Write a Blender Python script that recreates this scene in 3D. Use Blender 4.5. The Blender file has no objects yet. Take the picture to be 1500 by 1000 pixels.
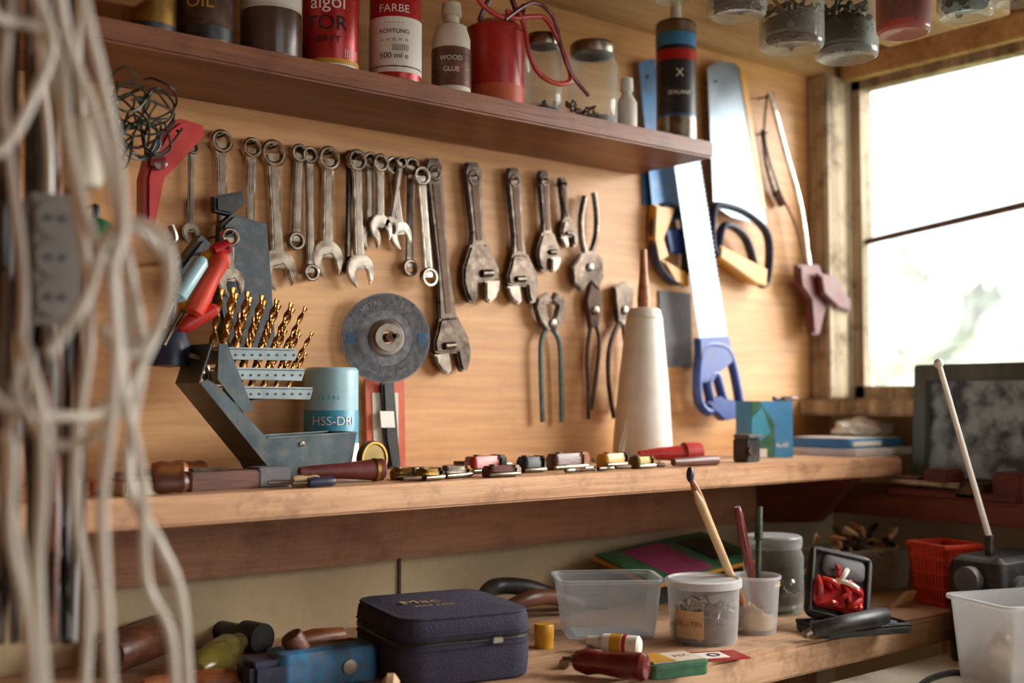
import bpy, bmesh, math, random
from mathutils import Vector, Matrix, noise
random.seed(7)
F=1716.0; D=1.37; HC=1.205
p=math.atan(84/F); yaw=math.radians(51)
F0=Vector((math.cos(yaw),math.sin(yaw),0)); RT=Vector((math.sin(yaw),-math.cos(yaw),0)); ZZ=Vector((0,0,1))
FW=F0*math.cos(p)+ZZ*math.sin(p); UP=-F0*math.sin(p)+ZZ*math.cos(p)
C=Vector((0,-D,HC))
ZU=HC+.397; ZM=HC-.0955; ZB=HC-.305; ZC=HC+.70; XW=1.90; ZS=HC-.36
def ray(u,v): return FW*F+RT*(u-750)+UP*(500-v)
def W(u,v,off=0.0):      # point on a plane parallel to the tool wall, off metres in front of it
    r=ray(u,v); return C+r*((-off-C.y)/r.y)
def H(u,v,z):
    r=ray(u,v); return C+r*((z-C.z)/r.z)
def X(u,v,x):
    r=ray(u,v); return C+r*((x-C.x)/r.x)
def sc(P): return (P-C).dot(FW)/F
def lin(h):
    h=h.lstrip('#'); o=[]
    for i in (0,2,4):
        c=int(h[i:i+2],16)/255; o.append(c/12.92 if c<=.04045 else ((c+.055)/1.055)**2.4)
    return (*o,1)
# ---------------------------------------------------------------- materials
def newmat(name):
    m=bpy.data.materials.new(name); m.use_nodes=True; nt=m.node_tree; nt.nodes.clear()
    o=nt.nodes.new('ShaderNodeOutputMaterial'); return m,nt,o
def mat(name,c,rough=.5,metal=0,var=.35,vs=25,bump=.15,c2=None,alpha=1,trans=0,coat=0,rvar=.15,dust=.10,dc=(.30,.24,.17,1)):
    m,nt,o=newmat(name); N=nt.nodes.new; L=nt.links.new
    b=N('ShaderNodeBsdfPrincipled'); tc=N('ShaderNodeTexCoord'); n=N('ShaderNodeTexNoise')
    n.inputs['Scale'].default_value=vs; n.inputs['Detail'].default_value=6
    L(tc.outputs['Object'],n.inputs['Vector'])
    r=N('ShaderNodeValToRGB'); a=lin(c); d=lin(c2) if c2 else tuple(x*(1-var) for x in a[:3])+(1,)
    r.color_ramp.elements[0].position=.38; r.color_ramp.elements[1].position=.6
    r.color_ramp.elements[0].color=d; r.color_ramp.elements[1].color=a
    L(n.outputs['Fac'],r.inputs['Fac']); out=r.outputs['Color']
    if dust:   # dusty worn patches
        nd=N('ShaderNodeTexNoise'); nd.inputs['Scale'].default_value=55; nd.inputs['Detail'].default_value=8; nd.inputs['Roughness'].default_value=.7
        L(tc.outputs['Object'],nd.inputs['Vector']); rd=N('ShaderNodeMapRange'); rd.inputs['From Min'].default_value=.48; rd.inputs['From Max'].default_value=.75
        rd.inputs['To Max'].default_value=min(.9,dust*3); L(nd.outputs['Fac'],rd.inputs['Value'])
        mx=N('ShaderNodeMixRGB'); mx.inputs['Color2'].default_value=dc; L(rd.outputs['Result'],mx.inputs['Fac']); L(out,mx.inputs['Color1']); out=mx.outputs['Color']
    L(out,b.inputs['Base Color'])
    mr=N('ShaderNodeMapRange'); mr.inputs['To Min'].default_value=max(.03,rough-rvar); mr.inputs['To Max'].default_value=min(1,rough+rvar)
    L(n.outputs['Fac'],mr.inputs['Value']); L(mr.outputs['Result'],b.inputs['Roughness'])
    b.inputs['Metallic'].default_value=metal
    b.inputs['Alpha'].default_value=alpha; b.inputs['Transmission Weight'].default_value=trans
    b.inputs['Coat Weight'].default_value=coat
    if bump:
        bp=N('ShaderNodeBump'); bp.inputs['Strength'].default_value=bump; bp.inputs['Distance'].default_value=.002
        L(n.outputs['Fac'],bp.inputs['Height']); L(bp.outputs['Normal'],b.inputs['Normal'])
    L(b.outputs['BSDF'],o.inputs['Surface']); return m
def wood(name,c,c2,axis=0,scale=9,stretch=12,rough=.55,knots=True,fine=1.0,scuff=0):
    m,nt,o=newmat(name); N=nt.nodes.new; L=nt.links.new
    b=N('ShaderNodeBsdfPrincipled'); tc=N('ShaderNodeTexCoord'); mp=N('ShaderNodeMapping')
    s=[stretch]*3; s[axis]=.8; mp.inputs['Scale'].default_value=s
    L(tc.outputs['Object'],mp.inputs['Vector'])
    n=N('ShaderNodeTexNoise'); n.inputs['Scale'].default_value=scale*.3; n.inputs['Detail'].default_value=8; n.inputs['Distortion'].default_value=.5
    L(mp.outputs['Vector'],n.inputs['Vector'])
    n2=N('ShaderNodeTexNoise'); n2.inputs['Scale'].default_value=scale*2.5*fine; n2.inputs['Detail'].default_value=6
    L(mp.outputs['Vector'],n2.inputs['Vector'])
    r=N('ShaderNodeValToRGB'); r.color_ramp.elements[0].position=.3; r.color_ramp.elements[1].position=.68
    r.color_ramp.elements[0].color=lin(c2); r.color_ramp.elements[1].color=lin(c)
    L(n.outputs['Fac'],r.inputs['Fac'])
    mx=N('ShaderNodeMixRGB'); mx.blend_type='MULTIPLY'; mx.inputs['Fac'].default_value=.45
    r2=N('ShaderNodeValToRGB'); r2.color_ramp.elements[0].position=.35; r2.color_ramp.elements[1].position=.6
    r2.color_ramp.elements[0].color=(.6,.5,.42,1); r2.color_ramp.elements[1].color=(1,1,1,1)
    L(n2.outputs['Fac'],r2.inputs['Fac']); L(r.outputs['Color'],mx.inputs['Color1']); L(r2.outputs['Color'],mx.inputs['Color2'])
    out=mx.outputs['Color']
    if knots:
        v=N('ShaderNodeTexVoronoi'); v.inputs['Scale'].default_value=4.5; L(tc.outputs['Object'],v.inputs['Vector'])
        rk=N('ShaderNodeValToRGB'); rk.color_ramp.elements[0].position=.02; rk.color_ramp.elements[1].position=.08
        rk.color_ramp.elements[0].color=(.35,.2,.12,1); rk.color_ramp.elements[1].color=(1,1,1,1)
        L(v.outputs['Distance'],rk.inputs['Fac']); m2=N('ShaderNodeMixRGB'); m2.blend_type='MULTIPLY'; m2.inputs['Fac'].default_value=.8
        L(out,m2.inputs['Color1']); L(rk.outputs['Color'],m2.inputs['Color2']); out=m2.outputs['Color']
    if scuff:
        n3=N('ShaderNodeTexNoise'); n3.inputs['Scale'].default_value=16; n3.inputs['Detail'].default_value=9; n3.inputs['Roughness'].default_value=.75; L(tc.outputs['Object'],n3.inputs['Vector'])
        r3=N('ShaderNodeValToRGB'); r3.color_ramp.elements[0].position=.36; r3.color_ramp.elements[1].position=.5
        r3.color_ramp.elements[0].color=(.38,.3,.25,1); r3.color_ramp.elements[1].color=(1,1,1,1); L(n3.outputs['Fac'],r3.inputs['Fac'])
        m3=N('ShaderNodeMixRGB'); m3.blend_type='MULTIPLY'; m3.inputs['Fac'].default_value=scuff; L(out,m3.inputs['Color1']); L(r3.outputs['Color'],m3.inputs['Color2']); out=m3.outputs['Color']
    L(out,b.inputs['Base Color']); b.inputs['Roughness'].default_value=rough
    bp=N('ShaderNodeBump'); bp.inputs['Strength'].default_value=.25; bp.inputs['Distance'].default_value=.002
    L(n2.outputs['Fac'],bp.inputs['Height']); L(bp.outputs['Normal'],b.inputs['Normal'])
    L(b.outputs['BSDF'],o.inputs['Surface']); return m
def glass(name,c='#f6fbfa',base=.05,edge=.6,g0=(.75,.8,.78,1),rough=.08):
    m,nt,o=newmat(name); N=nt.nodes.new; L=nt.links.new
    t=N('ShaderNodeBsdfTransparent'); t.inputs['Color'].default_value=lin(c)
    g=N('ShaderNodeBsdfPrincipled'); g.inputs['Roughness'].default_value=rough; g.inputs['Base Color'].default_value=g0; g.inputs['Specular IOR Level'].default_value=1
    w=N('ShaderNodeLayerWeight'); w.inputs['Blend'].default_value=.3
    mr=N('ShaderNodeMapRange'); mr.inputs['To Min'].default_value=base; mr.inputs['To Max'].default_value=edge
    L(w.outputs['Facing'],mr.inputs['Value']); x=N('ShaderNodeMixShader'); L(mr.outputs['Result'],x.inputs['Fac'])
    L(t.outputs[0],x.inputs[1]); L(g.outputs[0],x.inputs[2]); L(x.outputs[0],o.inputs['Surface']); return m
def dirtyglass(name):
    m,nt,o=newmat(name); N=nt.nodes.new; L=nt.links.new
    t=N('ShaderNodeBsdfTransparent'); d=N('ShaderNodeBsdfTranslucent'); d.inputs['Color'].default_value=(.88,.9,.89,1)
    tc=N('ShaderNodeTexCoord'); n=N('ShaderNodeTexNoise'); n.inputs['Scale'].default_value=7; n.inputs['Detail'].default_value=5; n.inputs['Distortion'].default_value=1.5
    L(tc.outputs['Object'],n.inputs['Vector']); mr=N('ShaderNodeMapRange'); mr.inputs['From Min'].default_value=.35; mr.inputs['From Max'].default_value=.7
    mr.inputs['To Min'].default_value=.12; mr.inputs['To Max'].default_value=.5
    L(n.outputs['Fac'],mr.inputs['Value']); x=N('ShaderNodeMixShader'); L(mr.outputs['Result'],x.inputs['Fac'])
    L(t.outputs[0],x.inputs[1]); L(d.outputs[0],x.inputs[2]); L(x.outputs[0],o.inputs['Surface']); return m
M_ply=wood('plywood','#dba76c','#c89056',0,4,11,.5,True,.8,.12)
M_shelfU=wood('dark_redwood','#98603f','#683c26',0,6,14,.42,False,1,.45)
M_shelfM=wood('pine_shelf','#dcae84','#bb875c',0,6,12,.5,True,1,.55)
M_bench=wood('bench_wood','#d6b18f','#ad8462',0,6,10,.5,True,1,.7)
M_beam=wood('brown_beam','#ab7954','#8b6040',0,6,10,.6,True,1,.45)
M_cream=mat('cream_panel','#cdb890',.6,0,.18,6,.05)
M_post=wood('weathered_post','#ccbb9e','#75634c',2,7,12,.8,True,1,.9)
M_ceil=wood('ceiling_board','#cfaa78','#a0784e',0,5,8,.6,True,1,.3)
M_redled=wood('red_ledge','#83402f','#57291f',1,7,10,.45,False,1,.5)
M_floor=mat('concrete_floor','#6f6a64',.8,0,.3,5)
M_chrome=mat('chrome_steel','#d2c8b8',.2,1,.4,60,.1,dust=.12)
M_steel=mat('aged_steel','#a09585',.32,1,.5,45,.25,dust=.22)
M_dsteel=mat('dark_steel','#52473f',.30,1,.5,40,.3,dust=.15)
M_jaw=mat('worn_jaw_steel','#857a6e',.34,1,.4,45,.25,dust=.15)
M_black=mat('black_plastic','#1b1b1d',.42,0,.2,dust=.05)
M_rust=mat('rusty_iron','#5e4331',.6,.5,.5,50,.4)
M_gold=mat('bronze_drill','#9a6a36',.34,1,.5,80,.1,dust=.05)
M_blueg=mat('bluegrey_paint','#4d5a5f',.42,.45,.3,30,.1)
M_blueg2=mat('bluegrey_light','#8b9a9e',.38,.5,.25,30,.1)
M_slate=mat('slate_case','#37444b',.5,.2,.3,30,.1)
M_teal=mat('teal_label','#3595b2',.4,0,.1,dust=.03)
M_tealc=mat('clear_teal','#9cc3cd',.3,0,.1,25,.05,dust=.03)
M_white=mat('white_plastic','#e6e1d5',.45,0,.1,dust=.04)
M_offw=mat('cream_plastic','#dcd3be',.5,0,.15,dust=.06)
M_paper=mat('paper_label','#ece7da',.7,0,.1,dust=.04)
M_red=mat('red_plastic','#b92720',.35,0,.25,dust=.05)
M_dred=mat('dark_red_plastic','#6c1a1c',.25,0,.25,coat=.4,dust=.02)
M_maroon=mat('maroon_handle','#67231d',.5,0,.35,dust=.05)
M_redcan=mat('red_tin','#b81c23',.3,.2,.2,dust=.03)
M_blue=mat('blue_plastic','#28478f',.4,0,.25,dust=.04)
M_lblue=mat('light_blue','#3788bd',.45,0,.2,dust=.08)
M_wblue=mat('worn_blue_paint','#3a86b8',.5,.1,.2,45,.3,c2='#2c648c',dust=.28,dc=(.16,.09,.05,1))
M_blued=mat('blue_saw_paint','#3a6a94',.4,.3,.3)
M_yel=mat('yellow_plastic','#d69c28',.4,0,.2,dust=.08)
M_grn=mat('green_plastic','#2b6a45',.4,0,.3)
M_grnd=mat('green_handle','#34493a',.4,0,.4)
M_olive=mat('olive_bottle','#857a2e',.15,0,.3,alpha=.6)
M_orange=mat('orange_card','#c9532a',.5,0,.15)
M_purple=mat('case_fabric','#322f45',.9,0,.35,400,.6,dust=.08,dc=(.10,.09,.12,1))
M_navy=mat('navy_plastic','#232c48',.4,0,.2,dust=.05)
M_cord=mat('cord_white','#dcd4c6',.3,0,.15,12,0,dust=.04)
M_cordg=mat('cord_grey','#77706a',.5,0,.3,20,0)
M_corddk=mat('cord_dark','#2a2826',.5,0,.3,dust=.05)
M_handle=wood('handle_wood','#bd7c49','#834c2c',0,20,8,.4,False)
M_handle2=wood('handle_dark_wood','#7c4a33','#4a2a1e',0,20,8,.4,False)
M_glass=glass('jar_glass')
M_amber=glass('amber_glass','#e08a3a',.12,.5)
M_dirty=dirtyglass('dirty_pane')
M_frost=glass('frosted_plastic','#f2f5f7',.16,.6,(.85,.88,.9,1),.3)
M_frost2=mat('frosted_plastic_dense','#e8ebee',.35,0,.05,20,0,alpha=.62,dust=.02)
M_boxp=mat('box_plastic','#e8ebee',.35,0,.05,20,0,alpha=.42,dust=.02)
M_greyp=mat('grey_clear_plastic','#b3b1aa',.35,0,.2,alpha=.4)
M_brownl=mat('brown_liquid','#5b4638',.25,0,.2,dust=.03)
M_disc=mat('abrasive_disc','#919297',.5,.4,.4,90,.6)
M_discd=mat('disc_dark','#6d7075',.5,.4,.4,120,.5)
M_print=mat('faded_print','#a9a8a4',.6,0,.3,60,0,dust=.2)
M_brass=mat('brass','#a88342',.35,1,.4)
M_dbrass=mat('dull_brass','#7d6a38',.5,.7,.4)
M_pale=mat('pale_wood','#cfae82',.6,0,.2)
M_art=mat('painting_canvas','#9fb4c0',.5,0,.6,26,.1,c2='#2a3944',dust=0)
M_frame=wood('picture_frame','#56635b','#39433e',2,10,8,.4,False)
M_leaf=mat('foliage','#94a660',.9,0,.6,3,.6,c2='#4a5a34',dust=0)
M_leaf2=mat('foliage_grey','#75826c',.9,0,.6,4,.6,c2='#3e4a3a',dust=0)
M_lawn=mat('lawn','#94a65c',.9,0,.3,3,dust=0)
M_mag=mat('magenta_print','#93365e',.5,0,.3)
M_redtr=mat('orange_red_plastic','#dc432b',.35,0,.15,dust=.03)
M_zip=mat('zip_black','#141418',.5,0,.3,200,.4,dust=.02)
M_emb=mat('embroidery','#c8a469',.7,0,.3,200,.3)
M_saw=mat('saw_blade','#87949e',.42,.9,.35,12,.05,dust=.12)
M_rubber=mat('hazy_grey','#5b5c60',.6,0,.3)
# ---------------------------------------------------------------- builder
class B:
    def __init__(s): s.v=[];s.f=[];s.m=[];s.mats=[]
    def mi(s,m):
        if m not in s.mats: s.mats.append(m)
        return s.mats.index(m)
    def add(s,vs,fs,m,M=None):
        o=len(s.v); i=s.mi(m)
        for v in vs:
            v=Vector(v); s.v.append(M@v if M else v)
        for f in fs: s.f.append([o+k for k in f]); s.m.append(i)
        return s
    def addbm(s,bm,m,M=None):
        bm.verts.index_update(); s.add([v.co.copy() for v in bm.verts],[[v.index for v in f.verts] for f in bm.faces],m,M); bm.free(); return s
    def box(s,c,d,m,bev=0,M=None,taper=1):
        bm=bmesh.new(); bmesh.ops.create_cube(bm,size=1)
        for v in bm.verts:
            k=taper if v.co.z<0 else 1
            v.co=Vector((v.co.x*d[0]*k,v.co.y*d[1]*k,v.co.z*d[2]))
        if bev: bmesh.ops.bevel(bm,geom=bm.edges[:],offset=bev,segments=2,affect='EDGES',clamp_overlap=True)
        T=Matrix.Translation(Vector(c)); return s.addbm(bm,m,(M@T) if M else T)
    def prism(s,o,y0,y1,m,bev=0,M=None):
        bm=bmesh.new(); a=[bm.verts.new((q[0],y0,q[1])) for q in o]; b=[bm.verts.new((q[0],y1,q[1])) for q in o]
        n=len(o); f1=bm.faces.new(a); f2=bm.faces.new(b[::-1])
        for i in range(n): bm.faces.new((a[i],b[i],b[(i+1)%n],a[(i+1)%n]))
        bmesh.ops.recalc_face_normals(bm,faces=bm.faces[:])
        if bev: bmesh.ops.bevel(bm,geom=list({e for f in (f1,f2) for e in f.edges}),offset=bev,segments=2,affect='EDGES',clamp_overlap=True)
        bmesh.ops.triangulate(bm,faces=[f for f in bm.faces if len(f.verts)>4])
        return s.addbm(bm,m,M)
    def lathe(s,prof,m,c=(0,0,0),seg=32,M=None,caps=False):
        vs=[];fs=[];n=len(prof); c=Vector(c)
        for r,z in prof:
            for k in range(seg):
                a=2*math.pi*k/seg; vs.append(c+Vector((r*math.cos(a),r*math.sin(a),z)))
        for i in range(n-1):
            for k in range(seg):
                k2=(k+1)%seg; fs.append([i*seg+k,i*seg+k2,(i+1)*seg+k2,(i+1)*seg+k])
        if caps:
            fs.append([k for k in range(seg)][::-1]); fs.append([(n-1)*seg+k for k in range(seg)])
        return s.add(vs,fs,m,M)
    def ring(s,c,ro,ri,h,m,M=None,seg=28): # axis y
        R=Matrix.Translation(Vector(c))@Matrix.Rotation(math.pi/2,4,'X')
        b=min(h*.3,(ro-ri)*.3)
        return s.lathe([(ri,-h/2+b),(ri+b,-h/2),(ro-b,-h/2),(ro,-h/2+b),(ro,h/2-b),(ro-b,h/2),(ri+b,h/2),(ri,h/2-b),(ri,-h/2+b)],m,seg=seg,M=(M@R) if M else R)
    def rod(s,a,b,prof,m,seg=16,M=None):
        a=Vector(a);b=Vector(b); d=b-a; L=d.length; q=d.to_track_quat('Z','Y').to_matrix().to_4x4()
        T=Matrix.Translation(a)@q
        return s.lathe([(r,t*L) for t,r in prof],m,seg=seg,M=(M@T) if M else T,caps=True)
    def cyl(s,a,b,r,m,r2=None,seg=16,M=None):
        return s.rod(a,b,[(0,r*.9),(.03,r),(.97,r if r2 is None else r2),(1,(r if r2 is None else r2)*.9)],m,seg,M)
    def tube(s,pts,r,m,ry=None,closed=False,seg=8,twist=0,up=None,smooth=0,M=None,r_end=None):
        P=[Vector(q) for q in pts]
        if smooth: P=cr(P,smooth,closed)
        n=len(P); ry=ry or r; vs=[];fs=[]; pn=None
        for i in range(n):
            if closed: t=P[(i+1)%n]-P[i-1]
            else: t=P[min(i+1,n-1)]-P[max(i-1,0)]
            t.normalize()
            if up is not None: nn=Vector(up)-t*t.dot(Vector(up))
            elif pn is None:
                a=Vector((0,0,1)) if abs(t.z)<.9 else Vector((1,0,0)); nn=a-t*t.dot(a)
            else: nn=pn-t*t.dot(pn)
            nn.normalize(); pn=nn; bb=t.cross(nn); k=1
            if r_end is not None: k=1+(r_end/r-1)*i/(n-1)
            for j in range(seg):
                a=2*math.pi*j/seg; x=math.cos(a)*r*k; y=math.sin(a)*ry*k
                if twist: w=twist*i; x,y=x*math.cos(w)-y*math.sin(w),x*math.sin(w)+y*math.cos(w)
                vs.append(P[i]+bb*x+nn*y)
        for i in range(n if closed else n-1):
            i2=(i+1)%n
            for j in range(seg): j2=(j+1)%seg; fs.append([i*seg+j,i*seg+j2,i2*seg+j2,i2*seg+j])
        if not closed: fs.append(list(range(seg))[::-1]); fs.append([(n-1)*seg+j for j in range(seg)])
        return s.add(vs,fs,m,M)
    def ball(s,c,r,m,M=None,seg=16):
        bm=bmesh.new(); bmesh.ops.create_uvsphere(bm,u_segments=seg,v_segments=seg//2+2,radius=1)
        r=r if hasattr(r,'__len__') else (r,r,r)
        for v in bm.verts: v.co=Vector((v.co.x*r[0],v.co.y*r[1],v.co.z*r[2]))+Vector(c)
        return s.addbm(bm,m,M)
    def loft(s,w,d,r,levels,m,M=None,k=6,cap=True): # rounded rectangles: (inset,z)
        vs=[];fs=[];n=4*(k+1)
        for ins,z in levels:
            for cx,cy,a0 in ((w/2-r,d/2-r,0),(-w/2+r,d/2-r,90),(-w/2+r,-d/2+r,180),(w/2-r,-d/2+r,270)):
                for i in range(k+1):
                    a=math.radians(a0+i*90/k); rr=max(.0005,r-ins); e=max(0,ins-r+.0005)
                    sx=1 if cx>0 else -1; sy=1 if cy>0 else -1
                    vs.append(Vector((cx-sx*e+rr*math.cos(a),cy-sy*e+rr*math.sin(a),z)))
        for i in range(len(levels)-1):
            for j in range(n): fs.append([i*n+j,i*n+(j+1)%n,(i+1)*n+(j+1)%n,(i+1)*n+j])
        if cap: fs.append(list(range(n))[::-1]); fs.append([(len(levels)-1)*n+j for j in range(n)])
        return s.add(vs,fs,m,M)
    def text(s,txt,size,m,fn,M=None):
        cu=bpy.data.curves.new('t','FONT'); cu.body=txt; cu.size=size; cu.align_x='CENTER'; cu.align_y='CENTER'; cu.resolution_u=3
        ob=bpy.data.objects.new('t',cu); bpy.context.collection.objects.link(ob); bpy.context.view_layer.update()
        me=bpy.data.meshes.new_from_object(ob)
        s.add([fn(v.co) for v in me.vertices],[list(q.vertices) for q in me.polygons],m,M)
        bpy.data.objects.remove(ob); return s
    def make(s,name,M=None,ang=35):
        T=M or Matrix.Identity(4)
        vs=[T@v for v in s.v]
        lo=Vector([min(v[i] for v in vs) for i in range(3)]); hi=Vector([max(v[i] for v in vs) for i in range(3)])
        o=Vector(((lo.x+hi.x)/2,(lo.y+hi.y)/2,lo.z))
        if name.split('_')[0] in ('wall','floor','ceiling','trim','window','baseboard'): o=Vector((0,0,0))
        me=bpy.data.meshes.new(name); me.from_pydata([v-o for v in vs],[],s.f)
        for m in s.mats: me.materials.append(m)
        me.polygons.foreach_set('material_index',s.m); me.polygons.foreach_set('use_smooth',[True]*len(s.f))
        bm=bmesh.new(); bm.from_mesh(me); bmesh.ops.recalc_face_normals(bm,faces=bm.faces[:]); bm.to_mesh(me); bm.free()
        me.set_sharp_from_angle(angle=math.radians(ang)); me.update()
        ob=bpy.data.objects.new(name,me); ob.location=o; bpy.context.collection.objects.link(ob); return ob
def cr(P,k,closed=False):
    out=[];n=len(P)
    for i in range(n if closed else n-1):
        g=(lambda j:P[j%n]) if closed else (lambda j:P[max(0,min(n-1,j))])
        a,b,c,d=g(i-1),g(i),g(i+1),g(i+2)
        for j in range(k):
            t=j/k; out.append(.5*((2*b)+(c-a)*t+(2*a-5*b+4*c-d)*t*t+(3*b-a-3*c+d)*t**3))
    if not closed: out.append(P[-1])
    return out
def wp(px,off): return [(q.x,q.z) for q in (W(u,v,off) for u,v in px)]
def hang(A,Bp,off):
    a=W(*A,off); b=W(*Bp,off); z=(a-b); L=z.length; z.normalize(); y=Vector((0,1,0)); x=y.cross(z)
    M=Matrix((( x.x,0,z.x,a.x),(x.y,1,z.y,a.y),(x.z,0,z.z,a.z),(0,0,0,1))); return M,L
def stand(u,off,z,rot=0):
    P=W(u,500,off); P.z=z; return Matrix.Translation(P)@Matrix.Rotation(rot,4,'Z'), sc(P)
def at(P,rot=0): return Matrix.Translation(P)@Matrix.Rotation(rot,4,'Z')
def wrap(r,z0,face=-math.pi/2,e=.0006):
    return lambda v: Vector(((r+e)*math.cos(face+v.x/r),(r+e)*math.sin(face+v.x/r),z0+v.y))
FACE=math.pi+yaw+.05   # label direction, towards the room
# ---------------------------------------------------------------- room
def slab(name,lo,hi,m,bev=0.0):
    b=B(); lo=Vector(lo);hi=Vector(hi); b.box((lo+hi)/2,hi-lo,m,bev); return b.make(name)
slab('floor',(-1.6,-3.4,-.05),(XW+.1,.05,0),M_floor)
b=B(); b.box((.4,.03,HC+.2425),(3.0+.0,.06,.915),M_ply)
b.box((.4,.03,(HC-.215)/2),(3.0,.06,HC-.215),M_cream)
b.make('wall_back')
slab('wall_left',(-1.16,-3.4,0),(-1.1,.06,ZC),M_ply)
slab('wall_fill_blocker',(-1.1,-3.4,0),(.3,-3.34,ZC),M_ply)  # unseen part-width wall, added to cut back fill and darken the left
y0=-.045; y1=-1.75; zs=HC+.0; zt=HC+.612
b=B()
b.box((XW+.04,-1.68,zs/2),(.08,3.5,zs),M_cream); b.box((XW+.04,-1.68,(zt+ZC)/2),(.08,3.5,ZC-zt),M_ceil)
b.box((XW+.04,(y0+.06)/2,(zs+zt)/2),(.08,.06-y0,zt-zs),M_post); b.box((XW+.04,(y1-3.43)/2,(zs+zt)/2),(.08,3.43+y1,zt-zs),M_ceil)
b.make('wall_right')
b=B(); b.box((.4,-1.67,ZC+.02),(3.16,3.5,.04),M_ceil)
for i in range(6): b.box((-.9+i*.55,-1.67,ZC-.0),(.006,3.4,.008),M_rust)
b.make('ceiling')
slab('trim_1',(-1.1,-.03,HC+.615),(XW,0,ZC),M_ceil,.003)
slab('trim_2',(1.835,-.045,HC-.0),(XW,0,HC+.615),M_post,.004)
slab('trim_3',(XW-.02,-1.75,HC+.605),(XW+.0,-.045,HC+.65),M_ceil,.003)
slab('trim_4',(-1.1,-.04,HC-.215),(1.86,0,HC-.13),M_beam,.003)
slab('trim_5',(.905,-.004,HC-.36),(.909,0,HC-.215),M_rust)
slab('trim_6',(XW-.10,-1.75,HC-.03),(XW+.02,-.0,HC-.0),M_post,.004)
b=B()
b.box((XW+.03,-.055,(zs+zt)/2),(.03,.02,zt-zs),M_post); b.box((XW+.03,(y0+y1)/2,zs+.012),(.03,y0-y1,.024),M_post)
b.box((XW+.03,(y0+y1)/2,zt-.01),(.03,y0-y1,.02),M_post)
A=X(1262,356,XW+.03); E=X(1500,300,XW+.03); E=A+(E-A)*2.6
b.tube([A,E],.006,M_rust,seg=6)
b.add([(XW+.035,y0,zs),(XW+.035,y1,zs),(XW+.035,y1,E.z),(XW+.035,y0,A.z)],[[0,1,2,3]],M_dirty)
b.make('window_1')
slab('garden_lawn',(XW+.6,-6,-.9),(16,12,-.85),M_lawn)
def bush(name,c,r,m,seed):
    b=B(); bm=bmesh.new(); bmesh.ops.create_icosphere(bm,subdivisions=5,radius=1)
    for v in bm.verts:
        k=1+.30*noise.noise(v.co*2+Vector((seed,0,0)))+.22*noise.noise(v.co*7+Vector((0,seed,0)))+.14*noise.noise(v.co*18)
        v.co=Vector((v.co.x*r[0],v.co.y*r[1],v.co.z*r[2]))*k
        v.co.z=max(v.co.z,-.848-c[2])
    b.addbm(bm,m,Matrix.Translation(c)); b.make(name)
bush('garden_bush',(8.4,3.7,.4),(1.0,1.5,1.7),M_leaf2,1)
bush('garden_bush',(6.4,1.7,.3),(.7,1.5,1.2),M_leaf,5)
bush('garden_bush',(9.2,1.2,.4),(.9,1.6,1.75),M_leaf2,9)
# ---------------------------------------------------------------- shelves, bench
slab('upper_shelf',(-1.1,-.172,ZU-.026),(1.372,0,ZU),M_shelfU,.003)
slab('middle_shelf',(-1.1,-.263,ZM-.03),(1.728,0,ZM),M_shelfM,.003)
b=B(); b.prism([(-.24,ZM-.03),(-.041,ZM-.03),(-.041,ZM-.12),(-.16,ZM-.11)],1.625,1.655,M_redled,.002)
b.v=[Vector((v.y,v.x,v.z)) for v in b.v]; b.make('shelf_bracket')
b=B(); b.box((.4,-.225,ZB-.02),(2.99,.448,.04),M_bench,.004)
for x in (-1,.3,1.7):
    b.box((x,-.40,(ZB-.04)/2),(.07,.07,ZB-.04),M_beam,.004); b.box((x,-.05,(ZB-.04)/2),(.07,.07,ZB-.04),M_beam,.004)
b.make('workbench')
b=B(); b.box((1.46,-.80,ZS-.015),(.86,.70,.03),M_offw,.003)
for x in (1.1,1.82):
    for y in (-.5,-1.1): b.box((x,y,(ZS-.03)/2),(.05,.05,ZS-.03),M_beam,.003)
b.make('side_table')
slab('window_ledge',(1.66,-1.2,HC-.19),(XW,-.05,HC-.155),M_redled,.004)
# ---------------------------------------------------------------- wrenches
def openjaw(c,R,rot=.26,slot=.95):
    o=[]; hw=R*slot*.5
    a0=math.asin(min(.99,hw/R))
    for i in range(19):
        a=-math.pi/2+a0+(2*math.pi-2*a0)*i/18; o.append((R*math.cos(a),R*math.sin(a)*(1.25 if math.sin(a)<0 else 1)))
    o+=[(-hw,-R*.2),(-hw*.6,R*.15),(hw*.6,R*.15),(hw,-R*.2)]
    return [(c[0]+x*math.cos(rot)-z*math.sin(rot),c[1]+x*math.sin(rot)+z*math.cos(rot)) for x,z in o]
def wrench(A,Bp,w,top='ring',bot='open',m=M_chrome,off=.009,lean=1):
    M,L=hang(A,Bp,off); s=sc(W(*A,off)); R=w*s*.6; b=B()
    zt=-R; zb=-L+R
    sw=max(R*.42,.0042)
    b.prism([(-sw,zt),(sw,zt),(sw*.85,zt*.5+zb*.5),(sw*1.0,zb),(-sw*1.0,zb),(-sw*.85,zt*.5+zb*.5)],-.0028,.0028,m,.0014,M)
    b.prism([(-sw*.5,zt*.9+zb*.1),(sw*.5,zt*.9+zb*.1),(sw*.5,zt*.1+zb*.9),(-sw*.5,zt*.1+zb*.9)],-.0034,.0,M_jaw,.0004,M)
    for kind,z,k in ((top,zt,1),(bot,zb,-1)):
        if kind=='ring': b.ring((0,-.001,z),R*.82,R*.48,.009,m,M)
        elif kind=='open':
            o=openjaw((0,0),R*1.12,.26*lean)
            if k==1: o=[(x,-zz) for x,zz in o]
            b.prism([(x,zz+z) for x,zz in o],-.004,.003,m,.0012,M)
    b.cyl((0,-.012,zt+R*.35),(0,off,zt+R*.35),.0015,M_dsteel,M=M)
    b.make('combination_wrench')
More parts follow.
